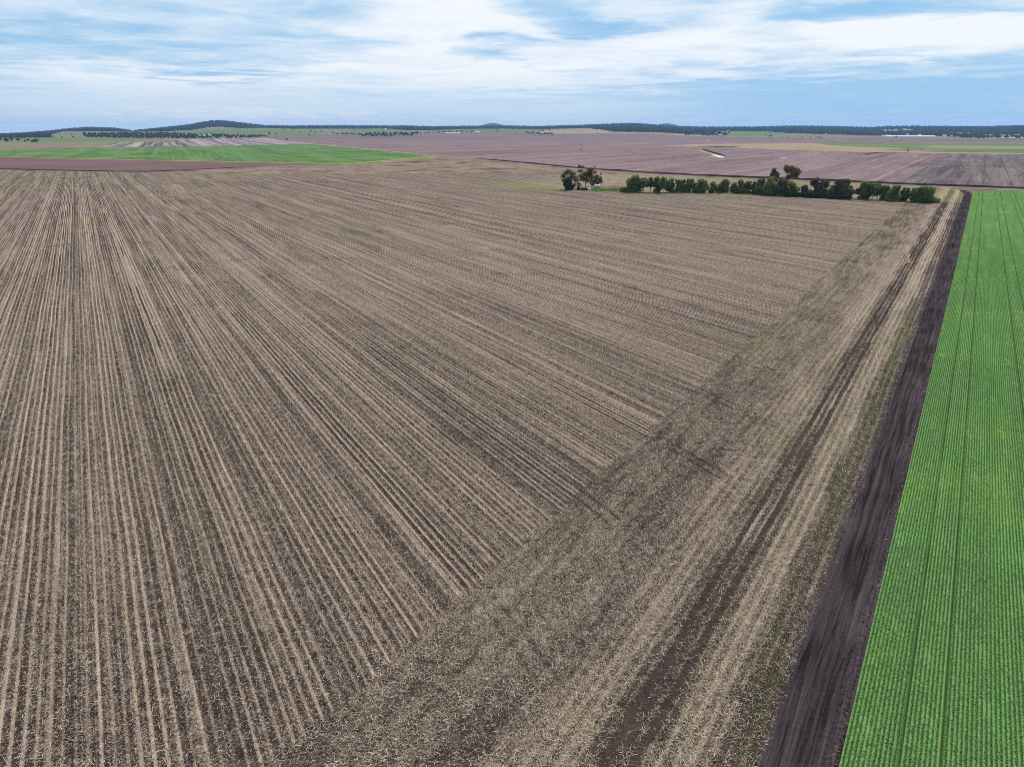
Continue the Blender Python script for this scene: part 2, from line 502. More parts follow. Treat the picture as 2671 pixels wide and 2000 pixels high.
m_stub = mat_stubble()
m_track = mat_track()
m_crop = mat_crop()
m_pasture = mat_patchy('far_pasture', (0.16, 0.17, 0.08), (0.27, 0.22, 0.15), (0.12, 0.17, 0.07), 0.006, 0.08)
m_big = mat_rows('ploughed_purple_soil', (0.135, 0.090, 0.092), (0.285, 0.208, 0.203), N2, D2, (0.35, 0.09, 0.03), 0.95,
                 lines=(27.0, 2.6, 1.0), nbig=0.006)
m_grey = mat_rows('dark_grey_fallow', (0.085, 0.066, 0.070), (0.235, 0.195, 0.180), N2, D2, (0.5, 0.12, 0.05), 1.1, nbig=0.012, lines=(18.6, 0.8, -0.5))
m_band = mat_rows('reddish_fallow', (0.120, 0.070, 0.072), (0.215, 0.140, 0.130), (0.02, 1, 0), (1, -0.02, 0), (0.12, 0.04), 0.8, nbig=0.01)
m_lgreen = mat_rows('strip_sown_green', (0.055, 0.140, 0.034), (0.150, 0.235, 0.085), N3, D3, (0.35, 0.11, 0.035), 1.3, cc=(0.20, 0.22, 0.12), nbig=0.007,
                    lines=(26.0, 1.6, 0.6))
m_stripe = mat_rows('striped_fallow', (0.105, 0.072, 0.088), (0.40, 0.315, 0.325), N3, D3, (0.09, 0.035), 2.2, nbig=0.01, fine=0.5, namp=0.2)
m_tan = mat_patchy('dry_grass_paddock', (0.30, 0.225, 0.145), (0.38, 0.29, 0.195), (0.20, 0.19, 0.095), 0.012, 0.10)
m_green = mat_patchy('green_paddock', (0.085, 0.165, 0.055), (0.16, 0.215, 0.085), (0.20, 0.21, 0.10), 0.010, 0.12, (0.35, 1))
m_brown = mat_patchy('brown_paddock', (0.20, 0.155, 0.105), (0.26, 0.20, 0.145), (0.16, 0.17, 0.08), 0.008, 0.10, (0.3, 1))
m_rough = mat_patchy('rough_dry_grass', (0.085, 0.060, 0.047), (0.36, 0.265, 0.205), (0.20, 0.185, 0.115), 0.03, 0.11, (0.9, 0.8))
m_bank = mat_patchy('black_bank_soil', (0.028, 0.021, 0.024), (0.060, 0.045, 0.048), (0.045, 0.036, 0.034), 0.3, 1.5)
m_yellow = mat_patchy('yellow_green_margin', (0.27, 0.27, 0.06), (0.33, 0.30, 0.08), (0.20, 0.24, 0.05), 0.03, 0.2)
m_wood = mat_patchy('woodland_floor', (0.020, 0.028, 0.020), (0.040, 0.048, 0.032), (0.075, 0.068, 0.050), 0.008, 0.05)
m_purple_far = mat_patchy('far_purple_soil', (0.165, 0.113, 0.115), (0.245, 0.180, 0.178), (0.21, 0.155, 0.150), 0.005, 0.03, (0.15, 1))

# ------------------------------------------------------------------ flat country: sheets of field
G_ = [(-6000, -400), (6000, -400), (6000, 3200), (-6000, 3200)]
sheet('ground', G_, -0.12, m_pasture)
ROUGH = [(-300, 436), (0, 440), (158, 443), (380, 447), (433, 445.5), (700, 432.5), (885, 428.5), (1138, 408.5), (1200, 411), (1336, 421.5),
         (1516, 438.5), (1706, 451.5), (1900, 460.5), (2076, 467.5), (2391, 481.5), (2671, 491.5), (3000, 505), (3000, 520), (2540, 503),
         (2400, 500), (1300, 470), (0, 462), (-300, 458)]
sheet('dry_grass_verge', pix(ROUGH), -0.05, m_rough)
BIG = [(760, 368), (803, 373), (900, 383), (1136, 407), (1233, 416), (1336, 421), (1516, 438), (1706, 451), (1900, 460), (2076, 467),
       (2391, 481), (2671, 491), (3000, 504), (3000, 368)]
sheet('ploughed_field', pix(BIG), -0.06, m_big)
sheet('grey_fallow_strip', [xy2(-54, 400 + 255), xy2(-54, 1500), xy2(260, 1500), xy2(260, 640)][:0] or
      pix([(2345, 478.5), (2472, 401), (2671, 402), (3000, 408), (3000, 503), (2671, 490.5), (2391, 480.6)]), -0.03, m_grey)
sheet('dry_grass_paddock', pix([(1730, 381.5), (1820, 376), (1950, 374), (2060, 373.5), (2123, 374), (2200, 381), (2380, 386), (2300, 392), (2500, 395.5),
      (2671, 400), (3000, 407), (3000, 411), (2671, 402.5), (2400, 399.5), (2280, 397.5), (2160, 395), (2000, 389), (1930, 386), (1820, 383.5)]), -0.02, m_tan)
sheet('green_paddock', pix([(2118, 371), (2400, 373.5), (2671, 376), (3000, 378), (3000, 406), (2671, 399.6), (2400, 396.6), (2480, 393), (2380, 387),
      (2250, 384), (2160, 379)]), 0.02, m_green)
m_contour = mat_rows('contour_strips', (0.13, 0.17, 0.07), (0.33, 0.26, 0.18), (0.80, 0.60, 0), (-0.60, 0.80, 0), (0.03,), 0.3, lines=(22.0, 7.0, 0.7), nbig=0.02)
sheet('contour_strip_field', pix([(2371, 384), (2450, 379.5), (2671, 381.5), (3000, 383), (3000, 391), (2671, 389.5), (2480, 388)]), 0.06, m_contour)
sheet('reddish_fallow_field', pix([(-300, 402), (0, 408), (158, 412.5), (345, 417), (700, 424), (900, 428), (880, 431), (700, 433), (433, 446), (380, 448),
      (158, 444.6), (0, 441), (-300, 438)]), -0.03, m_band)
sheet('strip_sown_field', pix([(-300, 384), (0, 392), (250, 385), (300, 384), (600, 380), (817, 376), (900, 383), (1136, 407), (1100, 411), (900, 428),
      (700, 424), (345, 417), (0, 408), (-300, 402)]), 0.0, m_lgreen)
sheet('field_margin', pix([(-300, 401.6), (0, 407.6), (158, 412.1), (345, 416.6), (700, 423.6), (900, 427.5), (1136, 406.9), (1150, 408.5), (900, 429),
      (700, 424.8), (345, 417.8), (158, 413.3), (0, 408.8), (-300, 402.8)]), 0.03, m_yellow)
sheet('brown_paddock', pix([(-300, 368), (0, 374), (110, 375), (250, 372), (300, 373), (250, 385), (0, 392), (-300, 384)]), -0.01, m_brown)
sheet('grazed_green_paddock', pix([(-300, 368), (330, 368), (330, 371.6), (300, 373), (250, 372), (110, 375), (0, 374)]), 0.01, m_green)
sheet('striped_fallow_field', pix([(262, 384.7), (300, 373.5), (381, 370), (449, 368), (770, 368), (817, 376), (600, 380), (300, 384)]), 0.03, m_stripe)
sheet('dirt_lane', pix([(248, 385.2), (262, 385), (345, 371.2), (333, 371.2)]), 0.05, m_tan)
sheet('field_lane', pix([(728, 368), (744, 368), (815, 374.8), (905, 382.8), (1000, 392.5), (1136, 406), (1136, 407.2), (1000, 394), (898, 384), (805, 375.8)]), 0.06, m_tan)
# big stubble field, near
STUB = [xy2(-4.9, -60)] + [xy2(-4.9, 600)] + pix([(2480, 489.5), (2160, 477.6), (1880, 466.6), (1700, 459), (1500, 452.3), (1300, 451),
        (1000, 452.5), (600, 453.5), (480, 452), (158, 445), (0, 443), (-300, 440)]) + [(-700, 200), (-160, -40), (-60, -60)]
sheet('stubble_field', STUB, 0.0, m_stub)
# track of bare black soil, made as strip with softly ragged sides
rng = np.random.default_rng(5)
L = np.arange(-40, 612, 0.6)
lw = -5.55 + 0.16 * np.sin(L * 0.31) + rng.normal(0, 0.07, len(L)); rw = -0.72 + rng.normal(0, 0.05, len(L))
bend = np.where(L > 560, -((L - 560) / 40.0) ** 2 * 3.0, 0.0)
cols = []
prof = [(0, 0.004), (0.08, 0.03), (0.2, -0.0), (0.35, 0.03), (0.62, 0.0), (0.74, 0.04), (0.88, 0.03), (1.0, 0.004)]
vs = []
for i, l in enumerate(L):
    for k, (f, z) in enumerate(prof):
        u = lw[i] + (rw[i] - lw[i]) * f + bend[i]
        zz = 0.012 + max(z, 0) + (abs(rng.normal(0, 0.018)) if 0 < k < 7 else 0)
        vs.append((*xy2(u, l), zz))
K = len(prof); ii = np.arange(len(L) - 1)
fs = np.concatenate([np.stack([ii * K + k, ii * K + k + 1, (ii + 1) * K + k + 1, (ii + 1) * K + k], 1) for k in range(K - 1)])
link('dirt_track', mesh_np('dirt_track', vs, fs, m_track, smooth_=True), kind='structure')
# green crop field: low canopy block with leafy edge
CROP = [xy2(-0.78, -60), xy2(-0.82, 598), *pix([(2660, 495.5), (2900, 505)]), (700, 300), (120, -60)]
nC = len(CROP)
cv = [(p[0], p[1], 0.10) for p in CROP] + [(p[0], p[1], -0.02) for p in CROP]
cf = [list(range(nC))] + [[i, i + nC, (i + 1) % nC + nC, (i + 1) % nC] for i in range(nC)]
link('cereal_field', mesh_py('cereal_field', cv, cf, m_crop), kind='structure')


def bank(name, pts, w, h, mat=m_bank, seed=1, side=0.0):
    """long low earth bank of real height along a ground line"""
    r = random.Random(seed); P_ = [Vector(gnd(*p)) for p in pts]; vs, fs = [], []
    S_ = []
    for a, b in zip(P_, P_[1:]):
        n_ = max(2, int((b - a).length / 12))
        S_ += [a.lerp(b, i / n_) for i in range(n_)]
    S_.append(P_[-1])
    for i, p in enumerate(S_):
        t = (S_[min(i + 1, len(S_) - 1)] - S_[max(i - 1, 0)]).normalized(); n_ = Vector((-t.y, t.x))
        e = min(1.0, (i + 0.3) / 6.0, (len(S_) - i - 0.7) / 6.0)
        hh = h * e * r.uniform(0.75, 1.2)
        for f, z in ((-1, -0.05), (-0.45, 1), (0.35, r.uniform(0.85, 1.05)), (1, -0.05)):
            q = p + n_ * (w * f * r.uniform(0.9, 1.1)); vs.append((q.x, q.y, z * hh if z > 0 else z))
    for i in range(len(S_) - 1):
        for k in range(3): fs.append([i * 4 + k, i * 4 + k + 1, i * 4 + 5 + k, i * 4 + 4 + k])
    return link(name, mesh_py(name, vs, fs, mat), kind='structure')


bank('irrigation_bank', [(1238, 413.5), (1300, 419), (1336, 422), (1516, 439.5), (1706, 452.3), (1900, 461.3), (2076, 468.3), (2391, 482.3), (2671, 492.5), (3000, 506)], 2.3, 1.25)
bank('drain_bank', [(-200, 438.5), (0, 441.8), (158, 445.2), (300, 447.5), (380, 448.6), (433, 446.5), (560, 440.5), (690, 434)], 2.0, 0.8, seed=3)
bank('creek_bank', [(1020, 424), (1090, 422), (1190, 420.5)], 2.5, 0.8, seed=4)
bank('drain_bank', [(730, 449.5), (765, 449)], 2.0, 0.9, seed=8)
bank('dam_bank', [(1832, 390), (1860, 399), (1893, 408)], 3.0, 1.8, seed=5)
bank('dam_bank', [(1796, 412), (1820, 410)], 2.5, 1.6, seed=6)
bank('contour_bank', [(1805, 382.5), (1900, 384.5), (1940, 381.5)], 3.0, 1.5, seed=7)
bank('contour_bank', [(2235, 404), (2300, 398), (2400, 398.5)], 2.0, 1.0, seed=9)
sheet('dam_batter', pix([(1812, 390), (1830, 388.4), (1866, 403), (1872, 410.5), (1852, 411), (1858, 404)]), -0.015, m_tan)
mw, ntw = new_mat('sky_white_water')
bw = ntw.nodes.new('ShaderNodeBsdfPrincipled'); bw.inputs['Base Color'].default_value = (0.62, 0.60, 0.57, 1)  # muddy base colour whitened to carry the reflection of the bright sky
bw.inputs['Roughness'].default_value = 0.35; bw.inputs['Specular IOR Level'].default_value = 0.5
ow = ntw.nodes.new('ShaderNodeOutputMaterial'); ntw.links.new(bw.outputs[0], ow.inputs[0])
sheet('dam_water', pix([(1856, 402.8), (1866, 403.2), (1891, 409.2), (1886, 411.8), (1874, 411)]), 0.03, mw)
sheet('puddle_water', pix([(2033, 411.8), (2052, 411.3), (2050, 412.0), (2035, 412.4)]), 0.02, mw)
# bright green growth by the tank
m_lush = mat_patchy('lush_weeds', (0.09, 0.21, 0.03), (0.16, 0.30, 0.05), (0.06, 0.14, 0.025), 0.2, 1.2)
m_bare = mat_patchy('bare_red_yard', (0.24, 0.15, 0.11), (0.34, 0.24, 0.18), (0.18, 0.14, 0.09), 0.1, 0.9)
sheet('yard_ground', pix([(1567, 481), (1625, 478), (1632, 489), (1600, 491), (1560, 490)]), 0.02, m_bare)

# ------------------------------------------------------------------ rising country beyond the flat
XS = [-200, 0, 60, 130, 165, 230, 300, 345, 430, 500, 540, 570, 600, 640, 690, 760, 900, 1060, 1130, 1200, 1310, 1400, 1500, 1560, 1650, 1690, 1770, 1860, 2000,
      2060, 2150, 2270, 2320, 2400, 2550, 2671, 2900]
YM = [360, 358, 356, 353, 349, 347, 346, 346, 345, 343, 342, 341, 341, 340, 341, 342, 343, 343, 344, 345, 343, 341, 338, 339, 341, 342, 347, 350, 352, 352, 352, 355,
      355, 356, 357, 358, 358]
YS = [354, 352.5, 350, 344.5, 340, 335, 337, 344.5, 335, 327, 319, 316.5, 318.5, 324, 330, 331, 330, 331, 332.5, 331.5, 330.5, 332.0, 329.5, 327, 323.5, 326.5, 332, 334, 333,
      331, 332, 335, 332, 332, 333, 330.5, 329]
D0, DM, DS = 2950.0, 5000.0, 8000.0
D_ALL = np.concatenate([np.linspace(2950, 5000, 34), np.linspace(5100, 8000, 34), np.linspace(8300, 11000, 6)])
UC = np.arange(-260, 2940, 5.0)
elv = lambda u, v: azel(u, v)[1]


def terr_cols(us):
    zm, zs = [], []
    for u in us:
        zm.append(H + DM * math.tan(elv(u, float(np.interp(u, XS, YM)))))
        zs.append(H + DS * math.tan(elv(u, float(np.interp(u, XS, YS)))))
    return np.array(zm), np.array(zs)


ZM, ZS = terr_cols(UC)
k_ = np.ones(7) / 7
ZM = np.convolve(np.pad(ZM, 3, mode='edge'), k_, 'valid')
AZC = np.array([azel(u, 335.0)[0] for u in UC])


def terr(a, Dd):
    zm, zs = np.interp(a, AZC, ZM), np.interp(a, AZC, ZS)
    t1 = np.clip((Dd - D0) / (DM - D0), 0, 1); t2 = np.clip((Dd - DM) / (DS - DM), 0, 1); t3 = np.clip((Dd - DS) / 3000, 0, 1)
    z = np.where(Dd < DM, zm * t1 * t1 * 0.55 + zm * t1 * 0.45, zm + (zs - zm) * (t2 * 0.6 + t2 * t2 * 0.4))
    return z * (1 - 0.55 * t3)


def project_v(a, Dd, z):
    """picture row of a world point (for sorting country into paddocks)"""
    X, Y, Z = Dd * math.sin(a), Dd * math.cos(a), z - H
    yc = Y * math.cos(PIT) - Z * math.sin(PIT); zc = Y * math.sin(PIT) + Z * math.cos(PIT)
    return 1335.5 + FPX * X / yc, 1000 - FPX * zc / yc


def inside(p, poly):
    x, y = p; r = False; j = len(poly) - 1
    for i in range(len(poly)):
        (xi, yi), (xj, yj) = poly[i], poly[j]
        if (yi > y) != (yj > y) and x < (xj - xi) * (y - yi) / (yj - yi) + xi: r = not r
        j = i
    return r


WX = [-300, 0, 60, 110, 150, 165, 230, 345, 430, 500, 540, 570, 620, 690, 760, 900, 980, 1060, 1130, 1200, 1310, 1400, 1500, 1540, 1560, 1600, 1700, 1770, 1860, 1900, 2000, 2060, 2150,
      2270, 2400, 2550, 2671, 3000]
WY = [359, 358, 358, 358, 346, 343, 342, 344, 343, 339, 333, 332, 334, 334, 336, 336, 336, 340, 340, 337, 336, 337, 335, 334, 341, 344.5, 344.5, 348.5, 345, 343, 343, 348, 350, 354, 354,
      358, 359, 359]
BLUE = 0
REG = [
    ('far_green_paddock', m_green, [(0, 359), (120, 359), (300, 355), (380, 361), (330, 369), (-300, 369), (-300, 360)]),
    ('striped_fallow_upper', m_stripe, [(449, 370), (449, 366.3), (600, 361), (695, 361), (745, 367), (770, 370)]),
    ('ploughed_slope', m_purple_far, [(735, 367), (690, 356), (740, 354), (900, 353), (1080, 351), (1200, 347), (1350, 345.5), (1370, 349.5), (1500, 349.5), (1560, 347), (1700, 347),
      (1790, 352), (1850, 357), (2000, 358), (2270, 358), (2480, 362), (2671, 365), (3000, 367), (3000, 371), (760, 371)]),
    ('green_slope', m_green, [(470, 341), (560, 337), (700, 339), (850, 343), (860, 354), (700, 356), (630, 349), (480, 346)]),
    ('hill_pasture', m_tan, [(537, 331.5), (583, 331.5), (590, 333.5), (535, 333.5)]),
    ('green_slope', m_green, [(900, 338), (1000, 335), (1080, 341), (1000, 345), (920, 344)]),
    ('green_slope', m_green, [(1110, 340), (1200, 338), (1400, 337), (1370, 345), (1280, 346), (1150, 346)]),
    ('dry_hill_paddock', m_tan, [(1380, 346.5), (1430, 340), (1500, 336), (1560, 337), (1600, 344), (1700, 345.5), (1780, 349), (1850, 356), (1800, 355), (1700, 348), (1560, 348), (1380, 350.5)]),
    ('green_slope', m_green, [(1880, 347), (2000, 343), (2060, 350), (1960, 355), (1900, 356)]),
    ('hill_pasture', m_tan, [(2290, 339), (2360, 336), (2400, 340), (2350, 345), (2300, 346)]),
    ('hill_pasture', m_tan, [(2420, 349), (2520, 346), (2560, 350), (2600, 352), (2671, 350), (2671, 358), (2580, 360), (2540, 354)]),
]
nu, nd = len(UC), len(D_ALL)
AA, DD = np.meshgrid(AZC, D_ALL, indexing='ij')
TZ = np.array([terr(AZC, dd) for dd in D_ALL]).T
tr = np.random.default_rng(11)
TZ = TZ + (tr.normal(0, 0.6, TZ.shape) * np.clip((DD - 5000) / 2000, 0, 1))
TX, TY = DD * np.sin(AA), DD * np.cos(AA)
cls = np.zeros((nu - 1, nd - 1), int)
for i in range(nu - 1):
    for j in range(nd - 1):
        a, dd = 0.5 * (AZC[i] + AZC[i + 1]), 0.5 * (D_ALL[j] + D_ALL[j + 1])
        z = 0.25 * (TZ[i, j] + TZ[i + 1, j] + TZ[i, j + 1] + TZ[i + 1, j + 1])
        u, v = project_v(a, dd, z)
        c_ = 0
        for k, (_, _, poly) in enumerate(REG):
            if inside((u, v), poly): c_ = k + 2
        if c_ == 0 and v < np.interp(u, WX, WY): c_ = 1
        cls[i, j] = c_
names = [('far_plain', m_pasture), ('hills', m_wood)] + [(r[0], r[1]) for r in REG]
for k, (nm_, mt_) in enumerate(names):
    idx = np.argwhere(cls == k)
    if len(idx) == 0: continue
    vid = {}; vs = []; fs = []
    for i, j in idx:
        f = []
        for a, b in ((i, j), (i + 1, j), (i + 1, j + 1), (i, j + 1)):
            if (a, b) not in vid:
                vid[(a, b)] = len(vs); vs.append((TX[a, b], TY[a, b], TZ[a, b]))
            f.append(vid[(a, b)])
        fs.append(f[::-1])
    me = mesh_np(nm_, vs, fs, mt_, smooth_=True)
    link(nm_, me, kind='structure')
# two blue hills far beyond
for (xc, half, top, bot, dist) in ((1285, 44, 321.5, 334, 14000.0), (1738, 46, 322.5, 334, 14000.0)):
    vs, fs = [], []; n_ = 26
    for i in range(n_):
        f = i / (n_ - 1) * 2 - 1; u = xc + f * half * 1.25
        a = azel(u, 330)[0]
        e = math.exp(-(f * 1.55) ** 2)
        zt = H + dist * math.tan(elv(xc, bot + (top - bot) * e))
        for dd, zz in ((dist - 900, -20), (dist - 400, zt * 0.75), (dist, zt), (dist + 900, -20)):
            vs.append((dd * math.sin(a), dd * math.cos(a), zz))
    for i in range(n_ - 1):
        for k in range(3): fs.append([i * 4 + k, i * 4 + 4 + k, i * 4 + 5 + k, i * 4 + k + 1])
    link('far_hill', mesh_py('far_hill', vs, fs, m_wood), kind='structure')

# ------------------------------------------------------------------ woodland on the hills (reads as one mass)
ICO = None
def ico():
    t = (1 + 5 ** .5) / 2
    v = np.array([(-1, t, 0), (1, t, 0), (-1, -t, 0), (1, -t, 0), (0, -1, t), (0, 1, t), (0, -1, -t), (0, 1, -t), (t, 0, -1), (t, 0, 1), (-t, 0, -1), (-t, 0, 1)], float)
    v /= np.linalg.norm(v[0])
    f = np.array([(0, 11, 5), (0, 5, 1), (0, 1, 7), (0, 7, 10), (0, 10, 11), (1, 5, 9), (5, 11, 4), (11, 10, 2), (10, 7, 6), (7, 1, 8), (3, 9, 4), (3, 4, 2), (3, 2, 6), (3, 6, 8),
                  (3, 8, 9), (4, 9, 5), (2, 4, 11), (6, 2, 10), (8, 6, 7), (9, 8, 1)])
    return v, f
IV, IF = ico()


def clump_mesh(name, centers, radii, hs, mat, rng_, jit=0.28, attrs=True):
    n_ = len(centers)
    V = IV[None] * (1 + rng_.normal(0, jit, (n_, 12, 1))) * radii[:, None, None]
    V[:, :, 2] *= (hs / radii)[:, None]
    V += centers[:, None, :]
    Fc = IF[None] + (np.arange(n_) * 12)[:, None, None]
    t = np.repeat(rng_.random(n_), 12)
    return mesh_np(name, V.reshape(-1, 3), Fc.reshape(-1, 3), mat, {'tint': t})


m_wcan = mat_leaf('woodland_canopy', (0.016, 0.025, 0.016), (0.042, 0.052, 0.030), (0.04, 0.05, 0.03), 0.1)
wr = np.random.default_rng(21)
sectors = [(-260, 400, 'tree covered low ridge at the left end of the skyline'), (400, 780, 'dark bushland covering the highest hill'),
           (780, 1380, 'long strip of bushland along the middle of the skyline'), (1380, 1850, 'bushland on the rise behind the dry grass hill'),
           (1850, 2940, 'wide dark bushland on the low hills at the right')]
pool = [[] for _ in sectors]
NW = 60000
uu_ = wr.uniform(-250, 2920, NW); rr_ = np.sqrt(wr.uniform(3300 ** 2, 8250 ** 2, NW))
dens = wr.random(NW)
for u0, dd, dn_ in zip(uu_, rr_, dens):
    a = float(np.interp(u0, UC, AZC)); z = float(terr(a, dd))
    u, v = project_v(a, dd, z)
    lim = float(np.interp(u, WX, WY))
    if v > lim + 0.4: continue
    ins = False
    for k, (_, _, poly) in enumerate(REG):
        if k in (3, 4, 5, 6, 7, 8, 9, 10) and inside((u, v), poly): ins = True
    if ins and dn_ > 0.06: continue
    # scattered clearings
    cl = math.sin(u * 0.021 + dd * 0.004) + math.sin(u * 0.05 - dd * 0.0017) + math.sin(dd * 0.006 + 1.3)
    if cl > 1.55 and dn_ > 0.2: continue
    if dn_ > 0.8: continue
    for si, (ua, ub, _) in enumerate(sectors):
        if ua <= u < ub: pool[si].append((a, dd, z))
for si, (ua, ub, lab) in enumerate(sectors):
    p = np.array(pool[si]); n_ = len(p)
    if n_ == 0: continue
    rad = wr.uniform(4.5, 9.0, n_); hs = wr.uniform(4.5, 9.0, n_)
    cen = np.stack([p[:, 1] * np.sin(p[:, 0]), p[:, 1] * np.cos(p[:, 0]), p[:, 2] + hs * 0.75], 1)
    o = link('woodland', clump_mesh('woodland', cen, rad, hs, m_wcan, wr), kind='stuff')
    o['label'] = lab; o['category'] = 'woodland'


# ------------------------------------------------------------------ trees
def leaf_cloud(lobes, n, size, rng_, flat=0.75, shell=0.55):
    """leaf-clump quads spread through lobes [(cx,cy,cz,rx,ry,rz)]"""
    lob = np.array(lobes, float); vol = lob[:, 3] * lob[:, 4] * lob[:, 5]
    ch = rng_.choice(len(lob), n, p=vol ** 0.75 / np.sum(vol ** 0.75))
    dv = rng_.normal(size=(n, 3)); dv /= np.linalg.norm(dv, axis=1, keepdims=True)
    rr = (shell + (1 - shell) * rng_.random(n)) ** 0.8 * (1 + rng_.normal(0, 0.15, n))
    c = lob[ch, :3] + dv * rr[:, None] * lob[ch, 3:]
    nrm = dv * 0.8 + rng_.normal(0, 0.6, (n, 3)); nrm[:, 2] += 0.35; nrm /= np.linalg.norm(nrm, axis=1, keepdims=True)
    a = np.cross(nrm, rng_.normal(size=(n, 3))); a /= np.linalg.norm(a, axis=1, keepdims=True); b = np.cross(nrm, a)
    s = size * rng_.uniform(0.6, 1.35, n)
    A, B = a * s[:, None], b * (s * flat)[:, None]
    bendv = nrm * (s * 0.25)[:, None]
    V = np.stack([c - A, c - B * 0.9 + bendv, c + A, c + B + bendv], 1).reshape(-1, 3)
    F_ = np.arange(n * 4).reshape(n, 4)
    t = np.repeat(np.clip(0.5 + rng_.normal(0, 0.22, n) + 0.18 * dv[:, 2], 0, 1), 4)
    return V, F_, t


def limbs(mb, base, top, r0, targets, rng_):
    b, t = Vector(base), Vector(top)
    mid = b.lerp(t, 0.5) + Vector((rng_.uniform(-.12, .12), rng_.uniform(-.12, .12), 0))
    mb.tube(b, mid, r0, r0 * 0.75); mb.tube(mid, t, r0 * 0.75, r0 * 0.4)
    for q in targets:
        s = mid.lerp(t, rng_.uniform(0.0, 0.8)); q = Vector(q)
        k = s.lerp(q, 0.5) + Vector((0, 0, rng_.uniform(0, .4)))
        mb.tube(s, k, r0 * 0.42, r0 * 0.28, 5); mb.tube(k, q, r0 * 0.28, r0 * 0.10, 5)


m_bark = mat_plain('grey_bark', (0.16, 0.125, 0.10), (0.30, 0.25, 0.21), 2.0, 0.9)
m_pale = mat_plain('pale_gum_bark', (0.34, 0.29, 0.24), (0.50, 0.45, 0.39), 1.5, 0.9)
m_dark = mat_leaf('windbreak_leaf', (0.066, 0.100, 0.034), (0.280, 0.335, 0.120), (0.30, 0.36, 0.10), 0.42)
m_olive = mat_leaf('gum_leaf', (0.070, 0.078, 0.036), (0.190, 0.175, 0.080), (0.20, 0.19, 0.07), 0.30)
m_brownl = mat_leaf('brownish_leaf', (0.080, 0.066, 0.044), (0.190, 0.150, 0.090), (0.17, 0.13, 0.07), 0.25)
m_gold = mat_leaf('olive_gold_leaf', (0.11, 0.090, 0.035), (0.270, 0.205, 0.085), (0.26, 0.20, 0.08), 0.3)
m_shrub = mat_leaf('blue_black_shrub_leaf', (0.018, 0.030, 0.020), (0.055, 0.072, 0.046), (0.05, 0.08, 0.04), 0.15)
m_fart = mat_leaf('far_tree_leaf', (0.020, 0.032, 0.016), (0.052, 0.066, 0.030), (0.06, 0.07, 0.03), 0.15)


def crown_obj(parent, lobes, n, size, mat, rng_, name='crown', **kw):
    V, F_, t = leaf_cloud(lobes, n, size, rng_, **kw)
    return link(name, mesh_np(name, V, F_, mat, {'tint': t}), parent)


def round_tree(name, label, u, vb, vt, wpx, mat, seed, group=None, cat='tree', dens=1.0, lean=0.0, gap=0.0, bark=None, style='bush'):
    r = random.Random(seed); g = np.random.default_rng(seed)
    x, y = gnd(u, vb); dist = math.hypot(math.hypot(x, y), H)
    mpp = dist / 1965.0
    h = (vb - vt) * mpp * 0.985; w = wpx * mpp
    o = thing(name, label, cat, (x, y, 0), group, -math.atan2(x, y))
    lobes = []
    if style == 'bush':
        nl = r.randint(9, 13)
        for k in range(nl):
            f = k / (nl - 1); z = h * (0.07 + 0.78 * f)
            wid = w * 0.5 * (0.62 + 0.38 * math.sin(math.pi * min(1, f * 1.05 + 0.12)))
            R = max(0.55, w * r.uniform(0.20, 0.30)) * (1 - 0.25 * f)
            a_ = r.uniform(0, 2 * math.pi); q = max(0.0, wid - R * 0.8) * r.uniform(0.45, 1.0)
            lobes.append((q * math.cos(a_) + lean * z, q * math.sin(a_) * 0.8, z, R, R, R * r.uniform(0.7, 1.0)))
        lobes.append((r.uniform(-.1, .1) * w, 0, h * 0.88, w * .2, w * .2, h * .12))
    elif style == 'vase':
        for k in range(10):
            a_ = 2 * math.pi * k / 10 + r.uniform(-.3, .3); f = r.uniform(0.35, 0.92)
            R = w * r.uniform(0.14, 0.22); q = (w * .5 - R * .7) * (0.35 + 0.65 * f)
            lobes.append((q * math.cos(a_) + lean * h * f, q * math.sin(a_), h * f, R, R, R * 1.15))
        lobes.append((0, 0, h * 0.9, w * .18, w * .18, h * .09)); lobes.append((0, 0, h * .5, w * .2, w * .2, h * .18))
    elif style == 'mound':
        for k in range(8):
            f = (k + .5) / 8 - .5; R = h * r.uniform(0.42, 0.58)
            lobes.append((f * w * 0.9, r.uniform(-.4, .4), h * r.uniform(.38, .52), max(R, w * .1), R * 1.2, R))
    if gap:
        lobes = [l for l in lobes if r.random() > gap or l[2] > h * .8]
    if style != 'mound':
        extra = []
        for _ in range(22):
            l = r.choice(lobes); a_ = r.uniform(0, 6.28); e_ = r.uniform(-.5, 1.3); k_ = r.uniform(.75, 1.12)
            R_ = l[3] * r.uniform(.22, .42)
            zz = l[2] + l[5] * math.sin(e_) * k_
            if zz < h * 1.0: extra.append((l[0] + l[3] * math.cos(a_) * math.cos(e_) * k_, l[1] + l[4] * math.sin(a_) * math.cos(e_) * k_, max(zz, .3), R_, R_, R_ * r.uniform(.6, 1.1)))
        lobes = [(l[0], l[1], l[2], l[3] * .86, l[4] * .86, l[5] * .86) for l in lobes] + extra
    n = int((420 + 110 * w * h * 0.62) * dens)
    size = 0.27 if style != 'mound' else 0.2
    crown_obj(o, lobes, n, size, mat, g, shell=0.45)
    mb = MB()
    limbs(mb, (0, 0, -.1), (lean * h * .6, 0, h * 0.62), 0.06 + 0.018 * h, [(l[0] * .8, l[1] * .8, l[2]) for l in r.sample(lobes, min(5, len(lobes)))], r)
    mb.build('trunk', bark or m_bark, o)
    return o


